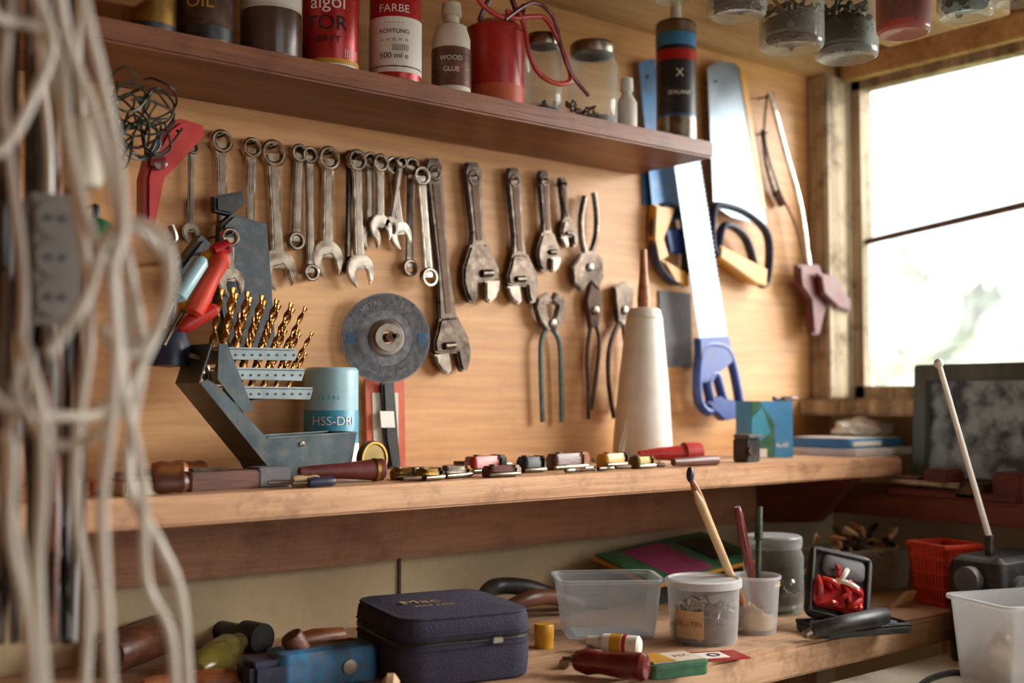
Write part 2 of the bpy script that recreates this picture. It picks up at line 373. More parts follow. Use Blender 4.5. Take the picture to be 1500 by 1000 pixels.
wrench((281,205),(278,352),20,m=M_steel)
wrench((323,186),(327,418),36,m=M_chrome)
wrench((368,198),(364,432),32,m=M_chrome)
wrench((398,200),(408,418),42,m=M_chrome)
wrench((438,208),(432,370),28,m=M_steel,bot='ring')
wrench((452,212),(455,415),26,m=M_steel,bot='ring')
wrench((481,210),(478,400),38,m=M_chrome)
wrench((512,218),(509,404),20,m=M_dsteel,bot='ring')
wrench((521,215),(527,415),34,m=M_chrome,off=.016)
wrench((541,220),(541,362),26,m=M_steel)
wrench((556,222),(557,350),28,m=M_chrome,off=.016)
wrench((573,226),(588,360),28,m=M_chrome)
wrench((588,228),(570,340),18,m=M_steel,off=.016)
wrench((602,228),(599,408),26,m=M_steel,bot='ring')
wrench((615,240),(629,424),30,m=M_chrome,bot='ring',off=.024)
wrench((335,330),(338,430),30,m=M_chrome,off=.055)
def adjustable(A,Bp,w,m,off=.012,flip=1):
    M,L=hang(A,Bp,off); s=sc(W(*A,off)); w=w*s*1.2; b=B(); R=w/2
    hw=w*.24; f=flip
    b.prism([(-hw,-hw*.8),(-hw*.6,0),(hw*.6,0),(hw,-hw*.8),(hw*.72,-L*.5),(hw*1.1,-L+R*2.3),(-hw*1.1,-L+R*2.3),(-hw*.72,-L*.5)],-.005,.005,m,.0022,M)
    b.prism([(-hw*.45,-L*.12),(hw*.45,-L*.12),(hw*.35,-L+R*2.8),(-hw*.35,-L+R*2.8)],-.0062,.0,M_rust if m is M_dsteel else M_steel,.0005,M)
    h=[(-hw*1.1,-L+R*2.6),(hw*1.1,-L+R*2.6),(R*.8,-L+R*2.05),(R*1.02,-L+R*1.6),(R*1.1,-L+R*1.0),(R*1.0,-L+R*.45),(R*.8,-L+R*.05),(R*.5,-L),(R*.36,-L+R*.3),(R*.3,-L+R*.9),(-R*.45,-L+R*.95),(-R*.95,-L+R*1.05),(-R*1.0,-L+R*1.5),(-R*.75,-L+R*2.0)]
    b.prism([(x*f,z) for x,z in h],-.008,.008,m,.003,M)
    j=[(-R*1.0,-L+R*.95),(-R*.18,-L+R*.95),(-R*.12,-L+R*.15),(-R*.35,-L-R*.02),(-R*.7,-L+R*.2),(-R*.93,-L+R*.55)]
    b.prism([(x*f,z) for x,z in j],-.007,.007,M_jaw,.002,M)
    b.cyl((-R*.5*f,-.009,-L+R*1.3),(R*.1*f,-.009,-L+R*1.3),R*.18,M_jaw,M=M)
    b.ring((0,-.001,-hw*1.5),hw*.8,hw*.4,.0115,m,M)
    b.cyl((0,-.014,-hw*1.3),(0,off,-hw*1.3),.0015,M_dsteel,M=M)
    b.make('adjustable_wrench')
adjustable((632,232),(662,546),52,M_dsteel)
adjustable((690,238),(706,443),54,M_dsteel,flip=-1)
adjustable((750,246),(764,445),46,M_dsteel)
adjustable((794,250),(803,398),36,M_dsteel,flip=-1)
adjustable((822,260),(832,362),26,M_dsteel)
def pliers(pxhead,handles,m,mh,r=.006,name='pliers',off=.014,piv=None):
    b=B()
    for q in pxhead: b.prism(wp(q,off),-off-.006,-off+.005,m,.002)
    P=W(*piv,off); b.cyl((P.x,-off-.009,P.z),(P.x,-off+.006,P.z),.007,M_jaw)
    for h in handles: b.tube([W(u,v,off) for u,v in h],r,mh,ry=r*.7,seg=10,up=(0,1,0),smooth=5)
    b.cyl((P.x,-off,P.z+.004),(P.x,0,P.z+.004),.0015,M_dsteel)
    b.make(name)
pliers([[(849,372),(868,366),(880,378),(882,405),(874,425),(862,412),(850,426),(838,415),(836,392)]],
 [[(862,385),(853,355),(851,320),(857,288)],[(860,385),(872,350),(874,315),(870,282)]],M_dsteel,M_dsteel,.0058,'slip_joint_pliers',.014,(860,392))
pliers([[(786,436),(800,428),(806,440),(797,448),(800,462),(808,478),(800,486),(788,470),(782,450)],[(824,436),(812,428),(806,440),(815,448),(812,462),(803,478),(812,486),(823,470),(828,450)]],
 [[(805,478),(793,500),(793,560),(795,618)],[(805,478),(819,500),(822,560),(823,618)]],M_dsteel,M_grnd,.0045,'end_cutting_pincers',.014,(806,474))
pliers([[(862,415),(874,411),(880,440),(874,480),(862,480),(856,440)]],[[(866,470),(860,520),(862,570),(862,614)],[(870,470),(878,500),(872,560),(866,600)]],M_rust,M_rust,.004,'long_reach_pliers',.012,(868,455))
pliers([[(897,420),(915,412),(926,422),(924,460),(914,480),(902,470)]],[[(908,470),(893,510),(892,560),(900,612)],[(912,470),(918,520),(915,570),(905,600)]],M_dsteel,M_rust,.005,'tin_snips',.012,(911,455))
# grinding disc
M,_=hang((565,495),(565,560),.030); s=sc(W(565,495,.03)); R=66*s
b=B(); Rx=M@Matrix.Rotation(-.35,4,'Z')@Matrix.Rotation(math.pi/2,4,'X')
b.lathe([(R*.17,.004),(R*.3,.004),(R*.38,-.001),(R*.42,-.002),(R,-.002),(R,.004),(R*.42,.004),(R*.36,.010),(R*.17,.010),(R*.17,.004)],M_disc,seg=56,M=Rx)
b.lathe([(R*.97,.0045),(R*.62,.0045)],M_discd,seg=56,M=Rx); b.lathe([(R*.58,.0047),(R*.44,.0047)],M_disc,seg=56,M=Rx)
b.lathe([(R*.15,.0),(R*.15,.02),(R*.3,.02),(R*.3,.011),(R*.38,.010)],M_steel,seg=32,M=Rx); b.lathe([(.0005,.023),(R*.08,.023),(R*.1,.018),(R*.1,-.005)],M_handle2,seg=24,M=Rx)
for txt,ro,a0,size in (('METAL  A 30 S BF',.80,1.57,.010),('max 13300 rpm',.80,-1.57,.009),('80 m/s',.5,1.57,.007)):
    sg=1 if a0>0 else -1
    b.text(txt,size,M_print,lambda v,ro=ro,a0=a0,sg=sg:Vector(((R*ro+sg*v.y)*math.cos(a0-sg*v.x/(R*ro)),(R*ro+sg*v.y)*math.sin(a0-sg*v.x/(R*ro)),.0052)),Rx)
for k in (0,1):
    b.box((R*.8*(1-2*k),0,.005),(.010,.014,.0005),M_blued,M=Rx)
b.cyl((0,-.03,.002),(0,.03,.002),.003,M_dsteel,M=M)
b.make('grinding_disc')
b=B(); b.prism(wp([(534,555),(592,555),(594,690),(538,690)],.012),-.013,-.009,M_orange,.0005)
b.prism(wp([(545,575),(583,575),(584,675),(548,675)],.014),-.0145,-.013,M_offw)
b.prism(wp([(556,560),(574,560),(580,640),(584,685),(568,685),(560,640)],.016),-.024,-.014,M_black,.003)
b.prism(wp([(556,602),(576,602),(578,626),(558,626)],.024),-.0255,-.024,M_paper); b.make('carded_utility_knife')
Mx,s=stand(940,.070,ZM); b=B()
lean=Mx@Matrix.Rotation(math.radians(1.5),4,'Y')
b.lathe([(0.001,0),(43*s,.0),(44*s,.004),(43*s,30*s),(37*s,110*s),(27*s,205*s),(24*s,219*s),(22*s,222*s),(17*s,223*s),(15*s,216*s),(.001,214*s)],M_white,M=lean,seg=40)
b.lathe([(26.2*s,206*s),(27.4*s,208*s),(25.6*s,212*s)],M_offw,M=lean,seg=40)
b.prism([(-58*s,0),(-20*s,0),(-30*s,95*s),(-40*s,60*s)],-.010,.0,M_white,.003,M=lean)
b.rod((0,0,205*s),(-4*s,0,310*s),[(0,9*s),(.3,10*s),(.7,6*s),(1,5*s)],M_handle,M=lean); b.make('white_paper_roll')
# ---------------------------------------------------------------- saws
def saw(name,blade,handle,mb,parts,off,hr=.009,hy=.010):
    b=B(); b.prism(wp(blade,off),-off-.0007,-off+.0007,mb)
    for loop,m,closed in handle: b.tube([W(u,v,off) for u,v in loop],hr,m,ry=hy,closed=closed,seg=12,up=(0,1,0),smooth=6)
    for o,m,t in parts: b.prism(wp(o,off),-off-t,-off+t,m,.0025)
    q=W(*blade[0],off); b.cyl((q.x+.02,-off-.004,q.z-.02),(q.x+.02,0,q.z-.02),.0018,M_dsteel)
    b.make(name)
def toothed(a,b_,n,k):
    o=[]; dx,dy=b_[0]-a[0],b_[1]-a[1]; L=math.hypot(dx,dy); nx,ny=-dy/L*k,dx/L*k
    for i in range(n): t=i/n; o+=[(a[0]+dx*t,a[1]+dy*t),(a[0]+dx*(t+.5/n)+nx,a[1]+dy*(t+.5/n)+ny)]
    return o+[b_]
saw('hand_saw',[(980,190),(1014,188)]+toothed((1016,192),(1064,500),45,-3)+[(1026,508)],
 [([(1026,515),(1048,505),(1068,520),(1082,585),(1078,600),(1060,585),(1048,548),(1036,560),(1042,595),(1034,602),(1022,580)],M_blue,True)],M_saw,
 [([(1020,495),(1064,492),(1070,530),(1050,545),(1040,560),(1022,560)],M_blue,.008),([(1030,590),(1050,580),(1082,590),(1076,612),(1056,616)],M_blue,.009)],.032,.008,.009)
saw('hand_saw',[(1036,100),(1050,90),(1075,92),(1090,108),(1122,330),(1072,318),(1045,300)],
 [([(1044,310),(1052,300),(1092,312),(1124,345),(1124,405),(1112,414),(1092,350),(1060,330),(1050,370),(1042,355)],M_navy,True)],M_saw,
 [([(1050,360),(1118,395),(1116,420),(1100,415),(1048,378)],M_yel,.011),([(1080,95),(1092,108),(1122,310),(1112,306)],M_yel,.002)],.024,.006,.009)
saw('hand_saw',[(935,92),(958,85),(1000,320),(958,330)],
 [([(960,310),(990,305),(1003,330),(1003,400),(985,412),(960,380)],M_navy,True)],M_blued,
 [([(955,300),(985,305),(968,350),(975,375),(960,385),(953,350)],M_yel,.009),([(965,380),(1004,400),(1004,420),(985,415)],M_yel,.009),([(972,335),(1000,335),(1002,372),(980,370)],M_blue,.004)],.013,.006,.009)
b=B(); b.prism(wp([(938,215),(998,215),(1000,300),(942,300)],.003),-.0035,-.0005,M_blued,.0005); b.prism(wp([(965,425),(1012,430),(1014,538),(968,536)],.003),-.0035,-.0005,M_rubber,.0005); b.make('blade_guard_sleeve')
b=B(); b.tube([W(u,v,.03) for u,v in [(1128,135),(1150,220),(1172,300),(1186,395)]],.006,M_chrome,ry=.004,seg=10,smooth=6,up=(0,1,0))
b.tube([W(u,v,.03) for u,v in [(1124,138),(1120,200),(1138,270),(1165,330),(1180,395)]],.0022,M_dsteel,seg=6,smooth=5)
b.prism(wp([(1165,388),(1195,388),(1210,430),(1196,490),(1186,490),(1182,440),(1168,420)],.03),-.04,-.022,M_maroon,.004)
b.prism(wp([(1195,400),(1218,405),(1242,440),(1240,458),(1222,452),(1200,430)],.045),-.055,-.04,M_maroon,.004)
q=W(1130,140,.03); b.cyl((q.x,-.034,q.z),(q.x,0,q.z),.002,M_dsteel); b.make('bow_saw')
b=B(); b.tube([W(u,v,.012) for u,v in [(1118,190),(1124,240),(1138,290)]],.007,M_dsteel,ry=.004,seg=8,smooth=4,up=(0,1,0)); q=W(1120,195,.012); b.cyl((q.x,-.02,q.z),(q.x,0,q.z),.002,M_dsteel); b.cyl(W(1136,280,.012),W(1146,300,.012),.008,M_handle2); b.make('file_tool')
# ---------------------------------------------------------------- upper shelf items
def can(name,u,w,h,parts,off=None,lid=None,base=M_red,txt=()):
    Mx,s=stand(u,.1,ZU); r=w*s/2; off=.160-r; Mx,s=stand(u,off,ZU); r=w*s/2; b=B()
    b.lathe([(.001,0),(r*.96,0),(r,.003),(r,h-.006),(r*.97,h-.003),(r*.93,h),(.001,h)],base,seg=40,M=Mx)
    for z0,z1,m in parts: b.lathe([(r*.99,z0),(r+.0005,z0),(r+.0005,z1),(r*.99,z1)],m,seg=40,M=Mx)
    b.lathe([(r*.99,.001),(r+.001,.0015),(r+.001,.004),(r*.99,.0045)],M_steel,seg=40,M=Mx)
    if lid: b.lathe([(lid[0]*r,h),(lid[0]*r,h+lid[1]),(.001,h+lid[1])],lid[2],seg=30,M=Mx)
    for t,size,z,m,da in txt: b.text(t,size,m,wrap(r,z,FACE+da,.0012),Mx)
    b.make(name)
def jar(name,u,w,h,off=None,lidm=M_steel,gm=M_glass,fill=.3,fm=M_rust,n=30,ML=None,neck=.82,z=None):
    if ML is None:
        Mx,s=stand(u,.1,ZU); r=w*s/2; o=off if off else .158-r; Mx,s=stand(u,o,ZU); r=w*s/2
    else: Mx,r=ML
    b=B()
    b.lathe([(.001,.001),(r*.93,.001),(r,.006),(r,h*.74),(r*neck,h*.84),(r*neck,h*.9)],gm,seg=36,M=Mx)
    b.lathe([(r*.9,.006),(r*1.0,.010),(r*.9,.014)],gm,seg=36,M=Mx)
    b.lathe([(r*neck,h*.83),(r*(neck+.05),h*.845),(r*neck,h*.86)],gm,seg=36,M=Mx)
    if lidm: b.lathe([(r*(neck+.04),h*.86),(r*(neck+.06),h*.87),(r*(neck+.06),h*.975),(r*neck,h),(.001,h)],lidm,seg=36,M=Mx)
    if fm: sticks(b,Mx,r*.86,.006,h*fill,n,fm)
    return b.make(name)
def sticks(b,Mx,r,z0,z1,n,m,L=.018,t=.0016,mix=True):
    b.lathe([(.001,z0),(r*.98,z0),(r*.98,z0+(z1-z0)*.55),(r*.5,z0+(z1-z0)*.7),(.001,z0+(z1-z0)*.6)],m,seg=14,M=Mx)
    for i in range(n):
        a=random.uniform(0,6.28); rr=r*random.uniform(.3,1.0); zc=z0+(z1-z0)*random.uniform(.0,1)
        d=Vector((random.uniform(-1,1),random.uniform(-1,1),random.uniform(-.6,.8))).normalized()*L*.5
        c=Vector((rr*math.cos(a),rr*math.sin(a),zc)); 
        e0=c-d;e1=c+d
        for e in (e0,e1):
            k=Vector((e.x,e.y)).length
            if k>r: e.x*=r/k; e.y*=r/k
            e.z=max(e.z,z0)
        if (e1-e0).length>.002:
            mm=(m,M_steel,M_brass,m,M_dsteel)[i%5] if mix else m
            b.cyl(e0,e1,t,mm,seg=6,M=Mx); b.cyl(e1,e1+(e1-e0).normalized()*.0015,t*1.9,mm,seg=8,M=Mx)
can('amber_tin',212,76,.09,[(.01,.06,M_brass)],base=M_black)
can('dark_tin',295,80,.11,[(.02,.08,M_rust)],base=M_black,txt=(('OIL',.02,.045,M_yel,0),))
can('solvent_jar',392,88,.13,[(.058,.062,M_offw),(.062,.12,M_white)],base=M_brownl,lid=(.8,.02,M_rubber))
can('red_cleaner_can',481,82,.17,[(.0,.006,M_white),(.006,.012,M_yel),(.10,.104,M_white)],base=M_redcan,lid=(.85,.012,M_white),
    txt=(('algol',.024,.080,M_paper,0),('TOR',.026,.054,M_black,-.05),('VERTT',.012,.034,M_black,-.05),('|||||||',.012,.02,M_paper,.9)))
can('spray_paint_can',577,76,.17,[(.012,.082,M_paper),(.018,.020,M_black)],base=M_redcan,lid=(.8,.02,M_white),
    txt=(('500 ml e',.0105,.032,M_black,0),('= = = = =',.009,.052,M_rubber,0),('ACHTUNG',.008,.063,M_black,0),('- - - - -',.009,.075,M_rubber,0),('|||||||||',.009,.043,M_black,.25),('FARBE',.014,.092,M_paper,0)))
Mx,s=stand(660,.12,ZU); r=28*s; b=B()
b.lathe([(.001,0),(r,0),(r*1.02,.004),(r,.080),(r*.8,.098),(r*.42,.103),(r*.42,.112),(r*.55,.113),(r*.5,.13),(r*.2,.134),(r*.12,.16),(.001,.162)],M_offw,M=Mx)
b.lathe([(r*1.005,.014),(r*1.04,.014),(r*1.04,.066),(r*1.005,.066)],M_handle2,M=Mx); b.text('WOOD',.009,M_paper,wrap(r*1.045,.05,FACE),Mx); b.text('GLUE',.009,M_paper,wrap(r*1.045,.035,FACE),Mx); b.make('glue_squeeze_bottle')
Mx,s=stand(727,.112,ZU); r=42*s; b=B()
b.lathe([(.001,0),(r*.92,0),(r*.95,.004),(r,.105),(r*1.05,.107),(r*1.05,.113),(r*.95,.113),(r*.9,.01),(.001,.01)],M_red,M=Mx)
b.lathe([(r*.94,.001),(r*.965,.002),(r*.98,.03),(r*.97,.03)],M_orange,M=Mx)
b.lathe([(.001,.113),(r*1.0,.113),(r*.7,.122),(.001,.124)],M_dred,M=Mx)
b.tube([Mx@Vector(q) for q in [(-.03,0,.12),(-.02,-.01,.15),(.01,-.01,.17),(.04,0,.14),(.05,0,.16)]],.004,M_dred,smooth=6); b.make('red_oil_canister')
b=B()
b.tube([W(u,v,.16) for u,v in [(742,14),(752,26),(780,24),(800,28),(818,60),(832,95),(835,118),(815,122),(790,108),(775,78),(768,40),(760,18)]],.0034,M_red,smooth=6,seg=8)
b.tube([W(u,v,.162) for u,v in [(740,28),(780,4),(810,25),(825,80),(838,110),(862,140)]],.0028,M_dred,smooth=6,seg=8)
b.tube([W(u,v,.16) for u,v in [(690,-20),(708,8),(735,25),(748,18)]],.0034,M_red,smooth=6,seg=8); b.make('red_wire_coil')
jar('glass_jar',796,56,.115,fill=.1,n=10,lidm=M_steel,fm=M_rust)
jar('glass_jar',869,74,.125,fill=.16,n=40,lidm=M_steel,fm=M_rust)
b=B()
Mx,s=stand(852,.165,ZU)
for i in range(26):
    a=Vector((random.uniform(-.026,.022),random.uniform(-.004,.004),.003+random.uniform(0,.014))); d=Vector((random.uniform(-1,1),random.uniform(-.2,.2),random.uniform(0,.5)))*.01
    b.cyl(a,a+d,.0016,M_rust,seg=6,M=Mx)
b.make('screw_pile')
Mx,s=stand(920,.13,ZU); r=15*s; b=B(); b.lathe([(.001,0),(r,0),(r,.045),(r*.5,.058),(r*.5,.062),(r*.65,.063),(r*.6,.082),(.001,.084)],M_white,M=Mx); b.make('small_white_bottle')
Mx,s=stand(993,.135,ZU); r=29*s; b=B()
b.lathe([(.001,0),(r,0),(r,.182),(r*.9,.186),(.001,.187)],M_black,M=Mx)
for z0,z1,m in ((.0,.006,M_steel),(.006,.034,M_steel),(.034,.038,M_blued),(.145,.165,M_lblue),(.166,.182,M_steel)): b.lathe([(r*.99,z0),(r+.0006,z0),(r+.0006,z1),(r*.99,z1)],m,M=Mx)
b.text('X',.018,M_paper,wrap(r,.10,FACE),Mx); b.lathe([(r*.99,.122),(r+.0005,.122),(r+.0005,.138),(r*.99,.138)],M_redcan,M=Mx); b.text('SEALANT',.009,M_paper,wrap(r,.07,FACE),Mx)
b.lathe([(.3*r,.187),(.25*r,.22),(.001,.222)],M_white,M=Mx); b.make('sealant_cartridge')
# ---------------------------------------------------------------- hanging jars
zbj=HC+.447
jl=[(1080,33,86,M_glass,M_rust,.4),(1160,80,94,M_glass,M_rust,.55),(1240,94,92,M_glass,M_corddk,.7),(1324,58,78,M_amber,M_orange,.6),(1414,33,80,M_glass,M_corddk,.6),(1486,14,60,M_glass,M_rust,.5),(985,8,60,M_glass,M_rust,.5)]
for u,v,w,g,fm,fl in jl:
    P=H(u,v-8,zbj); r=w*sc(P)/2; P.z=zbj
    b=B(); Mx=at(P); h=.105
    b.lathe([(.001,.006),(r*.5,.004),(r*.86,.0),(r*.97,.003),(r,.010),(r,h*.78),(r*.84,h*.86),(r*.84,h*.95)],g,seg=36,M=Mx)
    b.lathe([(r*.7,.012),(r*.93,.016),(r*.93,h*.4)],g,seg=36,M=Mx)
    b.lathe([(r*.88,h*.86),(r*.9,h),(.001,h)],M_chrome,seg=36,M=Mx); sticks(b,Mx,r*.82,.012,h*fl,70,fm,.028,.0024,mix=(fm is M_rust)); b.make('hanging_jar')
b=B()
b.box((1.18,-.43,zbj+.105+.011),(.85,.20,.022),M_ceil,.002)
for x in (.85,1.45): b.box((x,-.40,(zbj+.127+ZC)/2),(.03,.03,ZC-zbj-.127),M_ceil)
b.make('jar_rack_board')
# ---------------------------------------------------------------- drill index case
off=.115; b=B(); Y0,Y1=.085,.150
def pt(u,v,o): 
    q=W(u,v,off); return Vector((q.x,-o,q.z))
side=[(274,562),(284,556),(300,566),(372,642),(500,634),(490,690),(386,699)]
for o in (Y0,Y1): b.prism(wp(side,off),-o-.001,-o+.001,M_blueg)
def panel(a,c,m,o0=Y0,o1=Y1,t=.0015):
    A=pt(*a,o0);Bq=pt(*c,o0);d=(Bq-A);n=Vector((-d.z,0,d.x)).normalized()*t
    vs=[A,Bq,Bq+n,A+n]; v2=[Vector((q.x,-o1,q.z)) for q in vs]
    b.add(vs+v2,[[0,1,2,3],[7,6,5,4],[0,4,5,1],[1,5,6,2],[2,6,7,3],[3,7,4,0]],m)
panel((274,562),(386,699),M_blueg); panel((386,699),(490,690),M_blueg); panel((490,690),(500,634),M_blueg); panel((274,562),(292,505),M_blueg)
b.tube([pt(372,641,Y1),pt(500,633,Y1),pt(500,633,Y0),pt(372,641,Y0)],.0018,M_blueg2,closed=True,seg=6)
panel((340,590),(430,572),M_slate,Y0+.004,Y1-.004)
panel((330,606),(372,690),M_slate,Y0+.004,Y1-.004)
b.prism(wp([(300,505),(312,505),(350,600),(336,604),(298,556)],off),-Y1-.002,-Y1+.0,M_blueg)
for i,(u,v) in enumerate([(304,512),(314,541),(326,568)]):
    panel((u,v),(u+112,v+2),M_blueg2,Y0+.004,Y1-.002,.002)
    panel((u+1,v+2),(u+4,v+22),M_blueg2,Y0+.004,Y1-.002,.001)
    b.prism(wp([(u,v+1),(u+112,v+3),(u+108,v+17),(u+4,v+15)],off),-Y1+.001,-Y1+.0022,M_blueg2,.0003)
    for k in range(9):
        A=pt(u+10+k*12,v+9,Y1-.001); b.cyl(A,A+Vector((0,-.0008,0)),.0014,M_black,seg=8)
    for k in range(6 if i<2 else 5):
        hgt=(88-8*i-5*k)*.00078; rr=.0046-.00045*k*.6-.0004*i
        for row in (Y0+.018,Y0+.048):
            A=pt(u+12+k*18,v,row); Bq=A+Vector((.012+.003*k,.0,hgt)); n=26
            b.tube([A+(Bq-A)*(j/n) for j in range(n)]+[Bq+(Bq-A)*.03],rr,M_gold,ry=rr*.5,seg=10,twist=.42)
            b.cyl(A-Vector((.002,0,.008)),A+(Bq-A)*.12,rr*.9,M_gold,seg=10)
A=W(441,650,Y1); b.cyl(A,A+Vector((0,-.003,0)),.003,M_steel)
b.tube([W(u,v,.13) for u,v in [(277,520),(300,530),(306,560),(296,545)]],.003,M_steel,smooth=5)
b.make('drill_bit_case')
b=B(); b.prism(wp([(318,330),(335,314),(385,330),(392,420),(398,520),(330,530),(312,450)],.030),-.045,-.022,M_slate,.004)  # lid of the drill case, leaning back upright behind it
b.prism(wp([(305,290),(345,282),(350,300),(330,318),(306,312)],.02),-.04,-.022,M_black,.003); q=W(350,322,.02); b.cyl((q.x,-.03,q.z),(q.x,0,q.z),.003,M_dsteel); b.make('drill_case_lid')
Mx,s=stand(486,.043,ZM); r=40*s; b=B()
b.lathe([(.001,0),(r,0),(r,90*s),(r*.985,92*s)],M_teal,M=Mx,seg=40); b.lathe([(r*.985,92*s),(r*.985,150*s),(r*.9,154*s),(.001,154*s)],M_tealc,M=Mx,seg=40)
b.lathe([(r,.003),(r+.0005,.003),(r+.0005,44*s),(r,44*s)],M_paper,M=Mx,seg=40)
b.text('HSS-DRI',.016,M_paper,wrap(r,76*s,FACE+.2,.001),Mx); b.text('Drum 19 tlg.',.006,M_paper,wrap(r,58*s,FACE+.2,.001),Mx); b.text('1 2 3 4 5',.008,M_teal,wrap(r,110*s,FACE,.001),Mx)
b.make('drill_bit_tube')
# ---------------------------------------------------------------- middle shelf items
def SP(u,off,z): q=W(u,500,off); q.z=z; return q
def lay(name,u0,o0,u1,o1,segs,z=ZM,flat=1):
    rmax=max(r for s in segs for _,r in s[0]); b=B(); A=SP(u0,o0,z+rmax); E=SP(u1,o1,z+rmax)
    for prof,m in segs:
        t0=prof[0][0]; t1=prof[-1][0]; a=A+(E-A)*t0; e=A+(E-A)*t1
        b.rod(a,e,[((t-t0)/(t1-t0),r) for t,r in prof],m)
    return b.make(name)
HP=[(0,.006),(.03,.010),(.25,.012),(.6,.010),(.85,.0115),(.97,.009),(1,.006)]
def hp(t0,t1,k=1,): return [(t0+(t1-t0)*t,r*k) for t,r in HP]
lay('wooden_handled_chisel',170,.15,278,.17,[([(0,.004),(.55,.004)],M_steel),(hp(.5,1,1.25),M_handle)])
lay('wooden_handled_chisel',205,.09,305,.10,[([(0,.004),(.5,.004)],M_steel),(hp(.45,1,1.1),M_handle)])
lay('wooden_handled_chisel',190,.225,278,.235,[([(0,.004),(.4,.004)],M_steel),(hp(.4,1,.9),M_handle2)])
b=B(); P=SP(205,.22,ZM); b.box((0,0,.007),(.045,.03,.014),M_offw,.002,at(P,.1)); b.box((0,0,.0155),(.042,.028,.003),M_steel,.001,at(P,.1)); b.make('sharpening_stone')
b=B(); P=SP(330,.21,ZM); b.box((0,0,.010),(.09,.03,.020),M_handle2,.002,at(P,.05)); b.box((.053,0,.011),(.040,.032,.022),M_rubber,.002,at(P,.05)); b.box((-.02,-.004,.022),(.04,.012,.003),M_dsteel,.001,at(P,.05)); b.make('wooden_plane')
lay('gimlet',395,.235,470,.24,[([(0,.002),(.5,.002)],M_steel),(hp(.45,1,.55),M_pale)])
lay('blue_screwdriver',430,.25,492,.252,[([(0,.002),(.4,.002)],M_steel),(hp(.35,1,.5),M_navy)])
lay('scratch_awl',440,.20,562,.21,[([(0,.006),(.1,.007),(.5,.009),(.9,.0125),(.98,.013),(1,.011)],M_maroon),([(.88,.0135),(.92,.0135)],M_brass)])
lay('red_pencil_stub',138,.2,162,.2,[([(0,.007),(1,.007)],M_red)])
b=B(); P=SP(546,.15,ZM); b.cyl((0,.004,.022),(0,-.004,.022),.0225,M_dbrass,M=at(P,.2),seg=32); b.ring((0,-.004,.022),.0225,.018,.003,M_brass,at(P,.2)); b.make('brass_disc')
specs=[(592,34,M_brass,M_steel,.5,.2),(628,40,M_brass,M_dsteel,.5,.23),(665,56,M_steel,M_brass,.5,.215),(712,66,M_red,M_grnd,.8,.16),(735,55,M_maroon,M_steel,.5,.235),(778,40,M_black,M_dsteel,.75,.19),(832,72,M_handle2,M_handle,.8,.17),(898,58,M_yel,M_black,.7,.17),(938,38,M_dbrass,M_brass,.6,.22)]
names=['brass_hinge','folding_rule','spanner_key','red_marking_knife','pocket_knife','drill_chuck','wooden_block','yellow_tape_cutter','brass_fitting']
for (u,w,m1,m2,k,o),n in zip(specs,names):
    P=SP(u,o,ZM); s=sc(P); L=w*s*1.15; b=B(); Mx=at(P,random.uniform(-.25,.25)); h=.027*k
    b.loft(L,.022,.008,[(.002,0),(0,.002),(0,h*.7),(.003,h)],m1,Mx); b.box((L*.3,-.002,h*.5),(L*.22,.024,h*1.1),m2,.003,Mx)
    b.cyl((-L*.55,-.013,.004),(L*.3,-.015,.004),.003,M_steel,M=Mx); b.cyl((-L*.25,0,h),(-L*.25,0,h+.002),.005,M_jaw,M=Mx); b.make(n)
b=B()
for i in range(40):
    u=580+i*9.5+random.uniform(-4,4); P=SP(u,random.uniform(.08,.25),ZM+.004); a=random.uniform(-.6,.6); L=random.uniform(.012,.03)
    b.cyl(P,P+Vector((math.cos(a)*L,math.sin(a)*L*.5,0)),random.uniform(.0018,.0034),random.choice([M_jaw,M_brass,M_dsteel,M_rust,M_steel,M_dsteel,M_rust]),seg=8)
b.make('loose_drill_bits')
lay('green_screwdriver',665,.1,712,.12,[([(0,.003),(.4,.003)],M_steel),(hp(.35,1,.8),M_grn)])
lay('red_handled_tool',935,.17,1025,.20,[([(0,.005),(.3,.009),(.7,.012),(.72,.016),(.97,.016),(1,.012)],M_red)])
lay('dark_red_file',985,.235,1048,.235,[([(0,.005),(.6,.007),(1,.007)],M_handle2)])
b=B(); P=SP(1092,.21,ZM); Mx=at(P,.1); b.box((0,0,.018),(.036,.026,.036),M_black,.002,Mx); b.box((.002,-.002,.039),(.040,.030,.006),M_rubber,.002,Mx); b.cyl((-.01,-.015,.018),(-.01,-.017,.018),.007,M_steel,M=Mx); b.make('black_battery_box')
b=B(); P=SP(1118,.13,ZM); s=sc(P); Mx=at(P,-.35); w=.078; h=82*s
b.box((0,0,h/2),(w,.05,h),M_lblue,.001,Mx); b.prism([(-w/2,0),(w*.05,0),(w*.05,h*.6),(-w*.3,h),(-w/2,h)],-.0262,-.0252,M_grn,0,Mx); b.prism([(-w/2,h*.2),(-w*.05,h*.45),(-w*.25,h*.9),(-w/2,h*.7)],-.0272,-.0262,M_teal,0,Mx)
b.box((-.024,-.0275,.008),(.024,.001,.014),M_paper,0,Mx)
b.text('4x40',.012,M_paper,lambda v:Vector((v.x+.018,-.0256,v.y+.02)),Mx); b.make('screw_carton')
b=B(); P=SP(1138,.13,ZM+h); b.cyl((-.01,0,.004),(.05,0,.004),.004,M_handle2,M=at(P)); b.box((.02,0,.004),(.03,.01,.006),M_dsteel,.001,at(P)); b.make('small_scraper')
